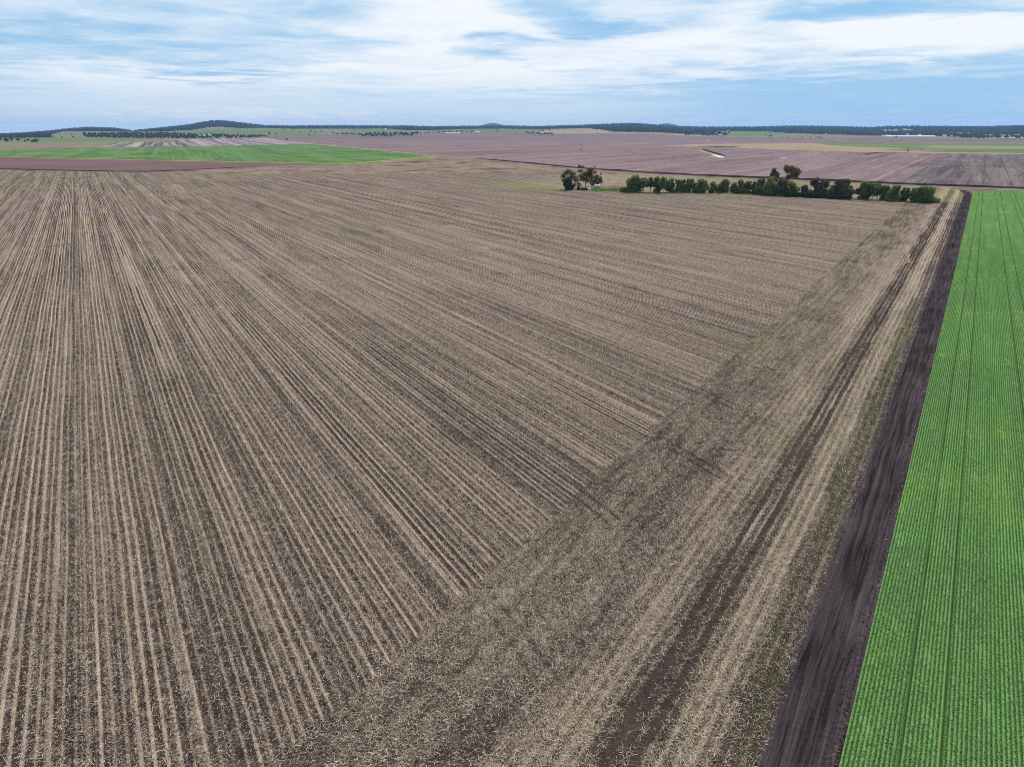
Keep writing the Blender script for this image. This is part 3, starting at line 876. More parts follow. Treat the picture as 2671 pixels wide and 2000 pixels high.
WB = 'trees of the windbreak'
spec = [  # u, base, top, width, style, material, words
    (1626, 501, 486, 17, 'mound', m_dark, 'low dark green bush at the foot of the tallest windbreak tree, gum tree end'),
    (1651, 502, 458.5, 38, 'bush', m_dark, 'tallest and widest dark green windbreak tree, nearest the gum trees'),
    (1678, 502.5, 463, 26, 'vase', m_dark, 'dark green windbreak tree just right of the white shed'),
    (1696, 502, 462, 15, 'vase', m_olive, 'thin open olive tree with pale forked trunk in the windbreak'),
    (1712, 502, 462.5, 24, 'bush', m_dark, 'upright dark tree right of the thin pale-trunked tree'),
    (1731, 503.5, 465, 27, 'vase', m_dark, 'dark windbreak tree with a ragged gap low in its crown'),
    (1749, 502, 466, 23, 'bush', m_dark, 'slim dark windbreak tree beside the yellowish gap in the hedge line'),
    (1766, 502.5, 469, 22, 'bush', m_dark, 'dark tree in the densest left part of the windbreak'),
    (1779, 502.5, 469, 18, 'bush', m_dark, 'narrow dark tree pressed between its neighbours in the left windbreak'),
    (1797, 502.5, 468, 25, 'bush', m_dark, 'dark rounded tree left of a small bush in the windbreak'),
    (1811, 503, 477, 15, 'bush', m_olive, 'small olive bush between two dark rounded windbreak trees'),
    (1830, 503.5, 470.5, 33, 'bush', m_dark, 'broad dome-shaped dark green tree standing clear in the windbreak'),
    (1858, 503.5, 475, 23, 'bush', m_dark, 'short dark tree with a gap on either side of it'),
    (1872, 503, 484, 14, 'bush', m_dark, 'low green bush leaning on a short dark tree'),
    (1890, 502.5, 470, 28, 'bush', m_dark, 'bright-topped green tree right of the short dark tree'),
    (1914, 504, 478, 20, 'bush', m_dark, 'small rounded tree in the dip of the windbreak'),
    (1931, 505, 471.5, 24, 'bush', m_dark, 'full dark tree right of the dip in the windbreak'),
    (1950, 505.5, 473, 24, 'bush', m_dark, 'fresh green crowned tree left of the big middle clump'),
    (1965, 506, 476, 20, 'bush', m_olive, 'dull olive tree at the left shoulder of the big middle clump'),
    (1984, 508, 467, 31, 'bush', m_dark, 'large leafy tree forming the left of the big middle clump'),
    (2011, 510, 466, 36, 'bush', m_dark, 'widest green tree of the big middle clump, below the tall brown tree'),
    (2037, 511, 470, 30, 'bush', m_olive, 'olive green tree in front of the tall golden tree'),
    (2060, 512, 475, 31, 'bush', m_dark, 'green tree at the right shoulder of the big middle clump'),
    (2100, 512, 487, 27, 'bush', m_olive, 'low grey-green tree between the middle clump and the brown upright tree'),
    (2122, 513, 466.5, 27, 'bush', m_brownl, 'upright dark brownish tree with a pointed top'),
    (2142, 514, 474, 32, 'bush', m_brownl, 'grey-brown bushy tree right of the pointed brownish tree'),
    (2170, 516, 485, 22, 'bush', m_dark, 'small dark tree right of the bare pale trunk'),
    (2188, 517.5, 471, 36, 'bush', m_brownl, 'tall brown and green tree standing over a long low shrub'),
    (2203, 517, 470.5, 22, 'bush', m_dark, 'green tree joined to the right side of the tall brown tree'),
    (2216, 516.5, 486, 19, 'bush', m_dark, 'small green tree left of the open gap in the windbreak'),
    (2238, 518.5, 492, 16, 'vase', m_olive, 'small open tree at the right edge of the windbreak gap'),
    (2251, 519.5, 478, 28, 'bush', m_dark, 'dark tree starting the last section of the windbreak'),
    (2274, 521, 480.5, 25, 'vase', m_dark, 'forked dark tree with light showing between its limbs'),
    (2287, 521.5, 483, 19, 'vase', m_dark, 'narrow open tree with a pale gap on its right'),
    (2303, 522, 486, 25, 'bush', m_dark, 'dark rounded tree right of the pale gap in the last section'),
    (2327, 525, 488, 33, 'bush', m_dark, 'broad layered tree in the middle of the last section'),
    (2350, 524.5, 499, 20, 'bush', m_dark, 'low bush in the dip of the last windbreak section'),
    (2364, 525.5, 495, 18, 'vase', m_dark, 'small arching tree with a light hole at its foot'),
    (2381, 527, 494, 28, 'bush', m_dark, 'dark solid tree third from the track end of the windbreak'),
    (2401, 528, 492.5, 28, 'bush', m_dark, 'dark solid tree second from the track end of the windbreak'),
    (2426, 529.5, 493.5, 42, 'bush', m_dark, 'wide dark tree ending the windbreak nearest the black soil track'),
    (2077, 514.5, 501, 42, 'mound', m_shrub, 'long blue-black low shrub under the big middle clump'),
    (2128, 517, 503, 50, 'mound', m_shrub, 'long blue-black low shrub under the grey-brown tree'),
    (2190, 520.5, 508, 54, 'mound', m_shrub, 'longest blue-black low shrub, right of the bare pale trunk'),
    (2016, 511, 503, 16, 'mound', m_shrub, 'small blue-black shrub at the foot of the widest clump tree'),
]
for i, (u, vb, vt, w, st, mt, lab) in enumerate(spec):
    nm_ = 'shrub' if st == 'mound' else 'windbreak_tree'
    round_tree(nm_, lab, u, vb, vt, w * (1.40 if st != 'mound' else 1.05), mt, 100 + i, WB if st != 'mound' else 'low shrubs under the windbreak',
               'tree' if st != 'mound' else 'shrub', style=st, dens=1.8)
# two taller trees behind the windbreak
round_tree('tall_tree', 'tall narrow brown tree rising behind the middle of the windbreak', 2017, 478, 440.5, 27, m_brownl, 301, 'tall trees behind the windbreak', style='bush', dens=1.1, gap=.1)
round_tree('tall_tree', 'tall golden olive tree rising behind the windbreak, right of the brown one', 2063, 480, 438.5, 44, m_gold, 302, 'tall trees behind the windbreak', style='vase', dens=1.3, bark=m_pale)
# bare pale trunk
x, y = gnd(2161, 516); o = thing('dead_tree', 'thin bare pale trunk standing between two low shrubs', 'dead tree', (x, y, 0))
mb = MB(); mb.tube((0, 0, -.1), (.15, 0, 3), .16, .11); mb.tube((.15, 0, 3), (-.1, 0, 6.6), .11, .05); mb.tube((.1, 0, 2.6), (1.0, .2, 4.9), .08, .03); mb.tube((.05, 0, 4), (-.9, 0, 5.8), .07, .03)
mb.build('trunk', m_pale, o)


def gum(label, u, vb, lob_px, mat, seed, trunk_to, n, size, bark=m_pale, extra=()):
    """open gum tree; lobes given as picture offsets turned into metres around its foot"""
    r = random.Random(seed); g = np.random.default_rng(seed)
    x, y = gnd(u, vb); mpp = math.hypot(math.hypot(x, y), H) / 1965.0
    o = thing('gum_tree', label, 'tree', (x, y, 0), 'gum trees by the water tank', -math.atan2(x, y))
    lobes = []
    for (du, v, rad) in lob_px:
        R = rad * mpp * 1.45
        lobes.append(((du - u) * mpp, r.uniform(-1, 1) * R * .9, (vb - v) * mpp * .985, R, R, R * .72))
        for _ in range(2):
            k = r.uniform(.4, .6) * R
            lobes.append(((du - u) * mpp + r.uniform(-1, 1) * R, r.uniform(-1, 1) * R, (vb - v) * mpp * .985 + r.uniform(-.5, .6) * R, k, k, k * .7))
    crown_obj(o, lobes, int(n * 1.55), size * 1.08, mat, g, shell=0.1)
    mb = MB()
    limbs(mb, (0, 0, -.1), ((trunk_to[0] - u) * mpp, 0, (vb - trunk_to[1]) * mpp), 0.30, [(l[0], l[1] * .7, l[2]) for l in lobes[::3]], r)
    mb.build('trunk', bark, o)
    return o


gum('open grey-leaved gum tree behind the dark bush, left of the cluster', 1487, 495,
    [(1474, 452, 7), (1481, 446, 6), (1490, 454, 7), (1468, 461, 6), (1497, 462, 7), (1483, 466, 8), (1503, 470, 7), (1476, 472, 8), (1508, 480, 6)], m_olive, 401, (1486, 458), 3300, .26)
gum('tallest gum tree, forked dark trunk above the water tank', 1527, 491,
    [(1510, 436, 5), (1517, 437, 4), (1512, 447, 5), (1526, 455, 9), (1537, 443, 6), (1545, 441, 5), (1549, 450, 5), (1535, 452, 8), (1520, 463, 8), (1540, 460, 7), (1531, 470, 8), (1513, 458, 5)],
    m_olive, 402, (1528, 452), 4300, .26, bark=m_bark)
gum('short spreading brown-leaved gum tree beside the small shed', 1555, 487,
    [(1541, 469, 5), (1552, 463, 6), (1562, 467, 6), (1565, 474, 5), (1550, 472, 6), (1545, 480, 5), (1557, 478, 5)], m_brownl, 403, (1555, 468), 2100, .26)
round_tree('dark_bush', 'big near-black bush at the left end of the gum trees', 1480, 496.5, 470, 41, m_shrub, 404, style='bush', cat='bush', dens=1.7)
round_tree('dark_bush', 'low dark bush pressed against the left side of the water tank', 1524, 497, 489, 20, m_shrub, 405, style='mound', cat='bush')
round_tree('green_bush', 'leafy green bush between the near-black bush and the tank', 1509, 496, 483, 15, m_dark, 406, style='bush', cat='bush')
round_tree('bare_sapling', 'thin almost bare sapling behind the small gum tree', 1567, 484, 448, 9, m_olive, 407, style='vase', cat='tree', dens=0.12, gap=.4)

# ------------------------------------------------------------------ tank, shed, yard
m_conc = mat_plain('pale_tank_steel', (0.46, 0.48, 0.44), (0.58, 0.59, 0.56), 2.0, 0.5)
m_white = mat_plain('white_paint', (0.70, 0.71, 0.72), (0.80, 0.80, 0.80), 1.0, 0.6)
m_tin = mat_plain('weathered_tin', (0.50, 0.51, 0.52), (0.64, 0.64, 0.64), 1.5, 0.5)
m_wall = mat_plain('dull_wall', (0.30, 0.27, 0.25), (0.42, 0.39, 0.36), 1.0, 0.8)
m_rust = mat_plain('rusty_rail', (0.14, 0.075, 0.055), (0.26, 0.16, 0.12), 3.0, 0.9)
m_black = mat_plain('black_box', (0.012, 0.012, 0.014), (0.02, 0.02, 0.022), 1.0, 0.6)
m_red = mat_plain('red_roof', (0.34, 0.13, 0.10), (0.42, 0.19, 0.15), 0.5, 0.8)

x, y = gnd(1537, 497.3)
t = thing('water_tank', 'pale round water tank at the foot of the tallest gum tree', 'tank', (x, y, 0))
mb = MB(); mb.tube((0, 0, 0), (0, 0, 1.75), 1.3, 1.3, 24, False)
for z in (.45, .95, 1.45): mb.tube((0, 0, z - .03), (0, 0, z + .03), 1.325, 1.325, 24, False)
mb.build('wall', m_conc, t)
mb = MB(); mb.tube((0, 0, 1.75), (0, 0, 1.78), 1.38, 1.38, 24, False); mb.tube((0, 0, 1.78), (0, 0, 2.05), 1.38, .12, 24); mb.build('lid', m_tin, t)
mb = MB(); mb.tube((1.1, -.8, 0), (1.1, -.8, 1.8), .05, .05, 8); mb.build('pipe', m_bark, t)


def shed(name, label, u, v, L_, W_, h, roof, wall, rz=0.0, group=None, z=None, D_=None, doors=True, cat='shed', pitch=.22):
    if z is None: x, y = gnd(u, v); zz = 0.0
    else: x, y, zz = z
    t = thing(name, label, cat, (x, y, zz), group, rz)
    MB().box((0, 0, -1.0), (L_, W_, h + 1.0)).build('wall', wall, t)
    # gable ends are closed by the roof block
    MB().gable((0, 0, 0), L_, W_, h + .02, h + .02 + W_ * pitch).build('roof', roof, t)
    if doors:
        MB().box((0, -W_ / 2 - .05, .02), (min(3.0, L_ * .3), .08, h * .8)).build('door', m_wall, t)
    return t


shed('tin_shed', 'small low shed with pale tin roof beside the rusty yard', 1558, 490, 3.4, 2.4, 1.5, m_tin, m_wall, 0.1)
shed('white_shed', 'white shed glimpsed between the first two windbreak trees', 1664.5, 497.5, 2.8, 2.6, 2.9, m_tin, m_white, 0.0)
x, y = gnd(1547, 492.5)
t = thing('pump_cabinet', 'grey pump cabinet on a post right of the water tank', 'cabinet', (x, y, 0))
MB().box((0, 0, 0.5), (.9, .7, 1.1)).build('box', m_conc, t); MB().box((0, 0, 0), (.2, .2, .5)).build('post', m_bark, t)
# rusty stock yard fence: one fence, its posts as parts
x0, y0 = gnd(1566, 490); x1, y1 = gnd(1620, 491)
t = thing('stock_yard_fence', 'rusty rail yard fence behind the bright green weeds', 'fence', (x0, y0, 0), None, math.atan2(y1 - y0, x1 - x0))
LL = math.hypot(x1 - x0, y1 - y0)
rl = MB()
for z in (.45, .85, 1.25): rl.box((LL / 2, 0, z), (LL, .07, .10))
rl.build('rail', m_rust, t)
for k in range(12): MB().box((k * LL / 11, 0.1, 0), (.18, .18, 1.55 + .5 * (k in (1, 2, 9)))).build('post', m_rust if k % 3 else m_bark, t)
# lush weeds as leaf clumps
g = np.random.default_rng(77); pts = []
for _ in range(1500):
    u = g.uniform(1541, 1620); v = g.uniform(491.5, 499.5 - (u - 1541) * .005)
    pts.append((*gnd(u, v), g.uniform(.05, .35)))
pts = np.array(pts)
V, F_, tt_ = leaf_cloud([(p[0], p[1], p[2], .5, .5, .3) for p in pts[:400]], 5200, .22, g)
m_weed = mat_leaf('lush_weed_leaf', (0.06, 0.15, 0.02), (0.17, 0.32, 0.05), (0.16, 0.30, 0.04), 0.3)
o = link('weeds', mesh_np('weeds', V, F_, m_weed, {'tint': tt_}), kind='stuff'); o['label'] = 'bright green weeds between the water tank and the windbreak'; o['category'] = 'weeds'
# grass tussocks fringing the windbreak foot
V_, F__, T_ = [], [], []
lob = []
for _ in range(520):
    f = g.random(); u = 1640 + f * 810; vb = np.interp(u, [1650, 1900, 2060, 2200, 2450], [504, 505, 513, 520, 530]) + g.uniform(-1.0, 1.6)
    p = gnd(u, vb); lob.append((p[0], p[1], .12, g.uniform(.3, .9), g.uniform(.3, .7), g.uniform(.12, .45)))
V, F_, tt_ = leaf_cloud(lob, 9000, .20, g)
m_fringe = mat_leaf('fringe_grass_blade', (0.09, 0.13, 0.035), (0.30, 0.25, 0.13), (0.2, 0.2, 0.08), 0.2)
o = link('grass_fringe', mesh_np('grass_fringe', V, F_, m_fringe, {'tint': tt_}), kind='stuff'); o['label'] = 'rough grass and weeds along the foot of the windbreak'; o['category'] = 'grass'


# ------------------------------------------------------------------ far trees, each a thing, copies of three small trees
def far_proto(seed, h, w):
    r = random.Random(seed); g = np.random.default_rng(seed); lob = []
    for k in range(6):
        a = r.uniform(0, 6.28); q = w * .28 * r.random(); R = w * r.uniform(.2, .3)
        lob.append((q * math.cos(a), q * math.sin(a), h * r.uniform(.45, .82), R, R, R * .8))
    V, F_, t_ = leaf_cloud(lob, 170, .75, g, shell=.3)
    cr = mesh_np('crown', V, F_, m_fart, {'tint': t_})
    mb = MB(); mb.tube((0, 0, -.5), (0, 0, h * .55), .3, .2, 6)
    for l in lob[:3]: mb.tube((0, 0, h * .35), l[:3], .16, .08, 5)
    return cr, mesh_py('trunk', mb.v, mb.f, m_bark)


PROT = [far_proto(900 + i, h, w) for i, (h, w) in enumerate(((9, 9), (10, 7), (7, 8.5)))]
fr = random.Random(33)


def on_land(u, v):
    a, e = azel(u, v)
    prev = None
    for dd in np.arange(1200, 8200, 25.0):
        z = float(terr(a, dd)) if dd > D0 else 0.0
        if z >= H + dd * math.tan(e): return dd * math.sin(a), dd * math.cos(a), z, dd
    dd = 8000.0
    return dd * math.sin(a), dd * math.cos(a), float(terr(a, dd)), dd


def far_tree(u, v, hpx, label, group, squash=1.0):
    x, y, z, dd = on_land(u, v)
    cr, tk = PROT[fr.randrange(3)]
    hh = hpx * dd / 1965.0 / 9.0
    o = thing('far_tree', label, 'tree', (x, y, z), group, fr.uniform(0, 6.28))
    o.scale = (hh * squash * fr.uniform(.9, 1.2), hh * squash * fr.uniform(.9, 1.2), hh)
    link('crown', cr, o); link('trunk', tk, o)
    return o


lone = [
    (17, 372, 11, 'bushy dark tree in the left clump beside the green paddock, second from the left edge'), (31, 372, 10, 'rounded dark tree in the left clump with another on each side'),
    (49, 371.5, 8, 'dark tree standing alone right of the pair at the left edge'), (3, 370.5, 8, 'dark tree cut by the left edge of the photo'),
    (66, 371.5, 6, 'leftmost low tree of the row at the right of the left clump'), (75, 372, 7, 'low dark tree in the row left of the leaning tree'),
    (85, 373, 7, 'low dark tree touching the leaning tree on its left'), (95, 373.5, 10, 'leaning taller dark tree ending the clump in the green paddock'),
    (163, 361.5, 4, 'small dark tree below the white dome'), (191, 361, 4.5, 'small dark tree right of the white dome in the green paddock'),
    (186, 354.5, 4, 'small tree on the edge of the left belt, above the paddock'), (748, 367, 6, 'lone dark tree on the lane beside the striped purple field'),
    (719, 363, 4, 'tiny dark tree left of the lone tree on the lane'), (669, 359, 4, 'small dark tree at the right end of the left belt'),
    (720, 353.5, 5, 'small tree on the green slope above the lane'), (703, 354.5, 7, 'taller tree finishing the left belt on the green slope'),
    (783, 349.5, 4, 'lone round tree on the green slope, left of the pair'), (811, 347.5, 6.5, 'tallest lone tree on the green slope'),
    (823, 348.5, 4.5, 'round tree just right of the tallest lone tree on the slope'), (836, 345.5, 5, 'pale upright tree on the green slope'),
    (807, 355, 4, 'small dark tree at the top edge of the purple field'), (744, 341, 4, 'lone tree high on the tan slope'), (766, 340.5, 4, 'lone tree high on the slope under the skyline'),
    (645, 341, 4, 'small tree on the pasture under the high hill'), (923, 342, 4, 'small dark tree at the left of the middle green slope'),
    (1206, 347, 6, 'dark tree left of the white roofs in the middle distance'), (1219, 346, 5, 'small tree between two dark trees near the white roofs'), (1231, 345, 6, 'round tree just left of the white roofs'),
    (1296, 343.5, 4, 'small lone tree on the paddock below the twin masts'), (1230, 349, 3, 'tiny dark bush in the purple field below the white roofs'),
    (1407, 344, 4, 'first lone tree on the dry grass hill'), (1415, 344, 4, 'second lone tree on the dry grass hill, right beside the first'), (1434, 342.5, 4.5, 'lone tree in the middle of the dry grass hill'),
    (1472, 358.5, 4, 'dark bush past the right tip of the dark tree finger'), (1458, 358, 3, 'tiny bush past the tip of the dark tree finger'), (1443, 356, 4.5, 'last dark tree at the tip of the dark tree finger'),
    (1558, 349, 3.5, 'tiny post-like tree on the edge of the dry grass hill'), (1995, 357.5, 3.5, 'tiny dark tree left of the small tree block in the purple field'), (2007, 357.8, 5, 'left half of the small dark tree block in the purple field'),
    (2012, 357.8, 5, 'right half of the small dark tree block in the purple field'), (2038, 358.5, 3, 'tiny dark bush right of the small tree block'), (2053, 360, 3, 'flat dark bush in the purple field'),
    (2093, 361.5, 4, 'single dark tree left of the pair above the green strip'), (2113, 362, 4.5, 'dark tree midway along the row above the green strip'), (2133, 363, 5.5, 'left one of the touching pair of trees above the green strip'),
    (2141, 363, 5, 'right one of the touching pair of trees above the green strip'), (2170, 371.5, 3.5, 'small dark tree on the edge of the green strip'), (2326, 374, 3.5, 'small dark tree on the upper edge of the right green strip'),
    (2337, 361, 4.5, 'small dark tree just below the long white shed'), (2368, 396, 5.5, 'upright bush on the tan strip left of the contour field'), (2145, 400, 3.5, 'dark bush on the purple field left of the tan strip'),
    (2028, 368.5, 2.5, 'tiny dark bush on the tan grass'), (2076, 370, 2.5, 'tiny dark bush left of the green strip end'),
    (345, 371.5, 3.5, 'small tree at the top of the striped purple field'), (434, 372, 3, 'tiny tree on the top edge of the striped field'),
]
for (u, v, hp, lab) in lone:
    far_tree(u, v, hp * 1.1, lab, 'scattered paddock trees', 1.25)


def belt(n, xs, ys, label, group, hpx=(6, 10), spread=2.0, seed=1):
    r = random.Random(seed)
    for k in range(n):
        u = xs[0] + (xs[-1] - xs[0]) * (k + r.uniform(-.6, .6)) / (n - 1)
        v = float(np.interp(u, xs, ys)) + r.uniform(-spread, spread * .3)
        far_tree(u, v, r.uniform(*hpx), label, group, 1.15)


belt(46, (940, 1000, 1090), (357, 358, 355.5), 'small dark tree of the dense belt in the middle purple field', 'trees of the middle belt', (7, 11), 4.0, 3)
belt(20, (870, 940), (352.5, 354), 'small dark tree of the thin left end of the middle belt', 'trees of the thin belt end', (4, 7), 1.5, 4)
belt(24, (1090, 1150, 1200), (352, 348, 346.5), 'small dark tree in the row left of the far white roofs', 'trees left of the far roofs', (4, 6), 1.5, 5)
belt(24, (1371, 1400, 1440), (350.5, 353.5, 355.5), 'dark tree of the finger of trees below the dry grass hill', 'trees of the dark finger', (4, 8), 1.5, 6)
belt(22, (1390, 1450, 1480), (344, 338, 336), 'dark tree in the hedge along the top of the dry grass hill', 'trees of the hill hedge', (3, 4.5), .8, 7)
belt(34, (1785, 1830, 1900), (353, 354, 354), 'dark tree of the clump beside the tan-roofed shed', 'trees beside the tan-roofed shed', (6, 9), 3.0, 9)
belt(34, (2275, 2400, 2550), (356, 354, 360), 'dark tree in the row behind the long white shed', 'trees behind the long white shed', (4, 7), 3.0, 10)
belt(18, (2600, 2671, 2700), (363.5, 364, 364), 'dark tree around the houses at the far right edge', 'trees at the far right', (5, 9), 2.5, 11)

def wood_mass(poly, n_, label, seed, hpx=(3.0, 5.5)):
    g_ = np.random.default_rng(seed); us = [p[0] for p in poly]; vs_ = [p[1] for p in poly]; cen, rad, hs = [], [], []
    while len(cen) < n_:
        u, v = g_.uniform(min(us), max(us)), g_.uniform(min(vs_), max(vs_))
        if not inside((u, v), poly): continue
        x, y, z, dd = on_land(u, v); m = dd / 1965.0
        r_ = g_.uniform(1.3, 2.3) * m; h_ = g_.uniform(*hpx) * m * .5
        cen.append((x, y, z + h_ * .9)); rad.append(r_); hs.append(h_)
    o = link('woodland', clump_mesh('woodland', np.array(cen), np.array(rad), np.array(hs), m_wcan, g_), kind='stuff')
    o['label'] = label; o['category'] = 'woodland'


wood_mass([(215, 351), (300, 349), (440, 349), (520, 352), (600, 353.5), (690, 356), (700, 358), (600, 361), (440, 362), (330, 361), (225, 359)], 900, 'long dense belt of trees under the high hill at the left', 51)
wood_mass([(-60, 355), (60, 354), (132, 356), (140, 359.5), (60, 361), (-60, 362)], 300, 'dense belt of trees at the left edge below the low ridge', 52)
wood_mass([(1585, 340), (1640, 336), (1700, 338), (1790, 346), (1900, 352), (1895, 355), (1790, 353), (1755, 348), (1700, 346), (1600, 345)], 420, 'dark trees around the houses on the wooded rise', 53)
wood_mass([(2420, 353), (2560, 353), (2610, 360), (2540, 362.5), (2480, 358)], 170, 'dark trees at the foot of the right hills', 54)


# ------------------------------------------------------------------ far buildings and small things


def far_shed(name, label, u, v, wpx, hpx, roof, wall, group=None, depth=8.0, cat='shed', pitch=.25):
    x, y, z, dd = on_land(u, v); m = dd / 1965.0
    return shed(name, label, u, v, wpx * m, depth, hpx * m * .6, roof, wall, -math.atan2(x, y), group, (x, y, z), doors=False, cat=cat, pitch=hpx * m * .5 / depth * 2 * .5)


far_shed('long_shed', 'very long low white shed on the far right plain', 2374, 358.3, 100, 3.2, m_white, m_white, None, 14)
far_shed('long_shed', 'short white shed at the left end of the very long white shed', 2312, 356, 20, 2.5, m_white, m_white, None, 10)
for u, v, w, lab in ((2367, 353.5, 5, 'pale house left of the others behind the long white shed'), (2384, 353.8, 6, 'pale house in the middle behind the long white shed'), (2398, 354.5, 7, 'pale house right of the others behind the long white shed')):
    far_shed('farm_house', lab, u, v, w, 3.0, m_tin, m_white, 'houses behind the long shed', 9, 'house')
far_shed('white_hut', 'bright white gabled hut right of the very long shed', 2463, 357.5, 8, 4, m_white, m_white, None, 9)
far_shed('grey_hut', 'dull small hut right of the bright white hut', 2481, 358, 5, 2.5, m_tin, m_wall, None, 8)
for u, v, w, lab in ((2618, 363, 12, 'grey roofed house leftmost at the far right edge'), (2640, 363.5, 9, 'grey roofed house in the far right trees'), (2662, 363.5, 7, 'small grey house cut by the right edge of the photo')):
    far_shed('farm_house', lab, u, v, w, 4, m_tin, m_wall, 'houses at the far right', 10, 'house')
for u, v, w, lab in ((521, 357.5, 5, 'leftmost white house in the left belt'), (533, 358, 6, 'middle white house in the left belt'), (548, 357.5, 7, 'white house with a tall gable, rightmost in the left belt')):
    far_shed('white_house', lab, u, v, w, 4.5, m_white, m_white, 'white houses in the left belt', 8, 'house')
far_shed('long_roof', 'long low white shed left of the dark trees in the middle distance', 1180, 348.6, 40, 1.8, m_white, m_white, None, 10)
far_shed('white_shed', 'white shed with dark trees either side in the middle distance', 1246, 346, 12, 3, m_white, m_white, None, 10)
far_shed('grey_shed', 'long grey roof on the slope below the twin masts', 1272, 339.3, 11, 2, m_tin, m_wall, None, 10)
far_shed('white_hut', 'tiny white hut below the twin masts', 1285.5, 335.6, 4, 3, m_white, m_white, None, 8)
far_shed('white_shed', 'white shed on top of the dry grass hill', 1550, 336, 9, 2.5, m_white, m_white, None, 9)
for u, v, w, lab in ((1663, 341.5, 5, 'leftmost pale house among the trees of the rise'), (1680, 341, 7, 'white house among the trees of the rise'), (1698, 341, 5, 'pale house right of the white one on the rise'), (1746, 342, 7, 'pale house on the right end of the rise')):
    far_shed('farm_house', lab, u, v, w, 3, m_white, m_white, 'houses on the wooded rise', 9, 'house')
far_shed('tan_shed', 'pale tan roofed shed between two dark tree clumps', 1878, 356.5, 11, 4.5, mat_plain('tan_roof', (.50, .42, .34), (.60, .51, .42), 1., .7), m_wall, None, 12)
far_shed('white_shed', 'white shed on the green slope at the foot of the right hills', 2151, 350, 9, 1.8, m_white, m_white, None, 9)
far_shed('white_shed', 'left white shed on the middle green slope', 1006, 337.8, 5, 2, m_white, m_white, None, 9)
far_shed('red_roofed_house', 'red roofed house high on the ridge right of the high hill', 665, 331, 10, 3, m_red, m_wall, None, 10, 'house')
far_shed('small_white_car_shed', 'tiny white shed in the purple field above the tan strip', 1844, 369.5, 2.6, 2.4, m_white, m_white, None, 3)


def dome(name, label, u, v, wpx):
    x, y, z, dd = on_land(u, v); R = wpx * dd / 1965 / 2
    t = thing(name, label, 'silo', (x, y, z)); mb = MB(); n_ = 14
    mb.tube((0, 0, -1), (0, 0, R * .7), R, R, n_, False)
    mb.build('wall', m_white, t); mb = MB()
    for k in range(3):
        a0, a1 = k * .52, (k + 1) * .52
        mb.tube((0, 0, R * .7 + R * math.sin(a0)), (0, 0, R * .7 + R * math.sin(a1)), R * math.cos(a0) + .05, max(R * math.cos(a1), .05), n_, k == 2)
    mb.build('roof', m_white, t)


dome('grain_silo', 'small bright white domed silo under the low left ridge', 163.5, 348.5, 3.2)
dome('grain_silo', 'pale domed silo at the foot of the right hills', 1899, 344, 4.5)
# marker box with two thin masts in the ploughed field
x, y = gnd(1515.5, 392.3); t = thing('pump_box', 'black box with two thin masts alone in the ploughed field', 'pump', (x, y, 0))
MB().box((0, 0, 0), (2.7, 1.8, 1.9)).build('box', m_black, t)
MB().tube((-1.7, .4, 0), (-1.7, .4, 12.5), .16, .08, 6).build('mast', m_bark, t); MB().tube((2.2, .4, 0), (2.6, .4, 9.5), .14, .06, 6).build('mast', m_bark, t)
MB().box((0, 0, 1.9), (.8, .8, .5)).build('hatch', m_tin, t)
for u, vt, lab in ((1281, 308, 'left one of two thin radio masts on the rounded blue hill'), (1285.5, 306, 'right one of two thin radio masts on the rounded blue hill')):
    a, e = azel(u, vt); dd = 13950.0; zt = H + dd * math.tan(e)
    t = thing('radio_mast', lab, 'mast', (dd * math.sin(a), dd * math.cos(a), zt - 110), 'masts on the blue hill')
    MB().tube((0, 0, 0), (0, 0, 110), 1.6, .8, 6).build('mast_pole', m_tin, t); MB().tube((0, 0, 70), (0, 0, 76), 2.2, 2.2, 8).build('dish', m_white, t)


# ------------------------------------------------------------------ straw, seedlings and crop leaves: real blades near the camera
def blades(base, direc, length, width, droop, tint, face=None):
    """two-piece bent blades; base (n,3), direc (n,3) unit"""
    n_ = len(base); g_ = np.random.default_rng(n_)
    side = np.cross(direc, g_.normal(size=(n_, 3))); side /= np.linalg.norm(side, axis=1, keepdims=True) + 1e-9
    s = side * (width * .5)[:, None]
    mid = base + direc * (length * .55)[:, None]
    hor = direc.copy(); hor[:, 2] = 0; hor /= np.linalg.norm(hor, axis=1, keepdims=True) + 1e-6
    tip_d = direc * (1 - droop)[:, None] + hor * (droop * .9)[:, None]; tip_d[:, 2] -= droop * .55
    tip = mid + tip_d * (length * .45)[:, None]
    tip[:, 2] = np.maximum(tip[:, 2], .012)
    V = np.stack([base - s, base + s, mid + s, mid - s, tip + s * .5, tip - s * .5], 1).reshape(-1, 3)
    k = np.arange(n_) * 6
    F_ = np.concatenate([np.stack([k, k + 1, k + 2, k + 3], 1), np.stack([k + 3, k + 2, k + 4, k + 5], 1)])
    return V, F_, np.repeat(tint, 6)


def tilted(n_, mean_deg, sd_deg, g_, az_=None):
    th = np.radians(np.abs(g_.normal(mean_deg, sd_deg, n_))); ph = g_.uniform(0, 2 * np.pi, n_) if az_ is None else az_
    return np.stack([np.sin(th) * np.cos(ph), np.sin(th) * np.sin(ph), np.cos(th)], 1)


g = np.random.default_rng(2)
def field_points(n_, ymin, ymax):
    """random points over the part of the field the camera (and a step aside) sees"""
    y_ = np.sqrt(g.uniform(ymin ** 2, ymax ** 2, n_)); x_ = g.uniform(-1, 1, n_) * (y_ * 0.80 + 16)
    return x_, y_


def uw(x_, y_, N_, D_): return x_ * N_[0] + y_ * N_[1], x_ * D_[0] + y_ * D_[1]


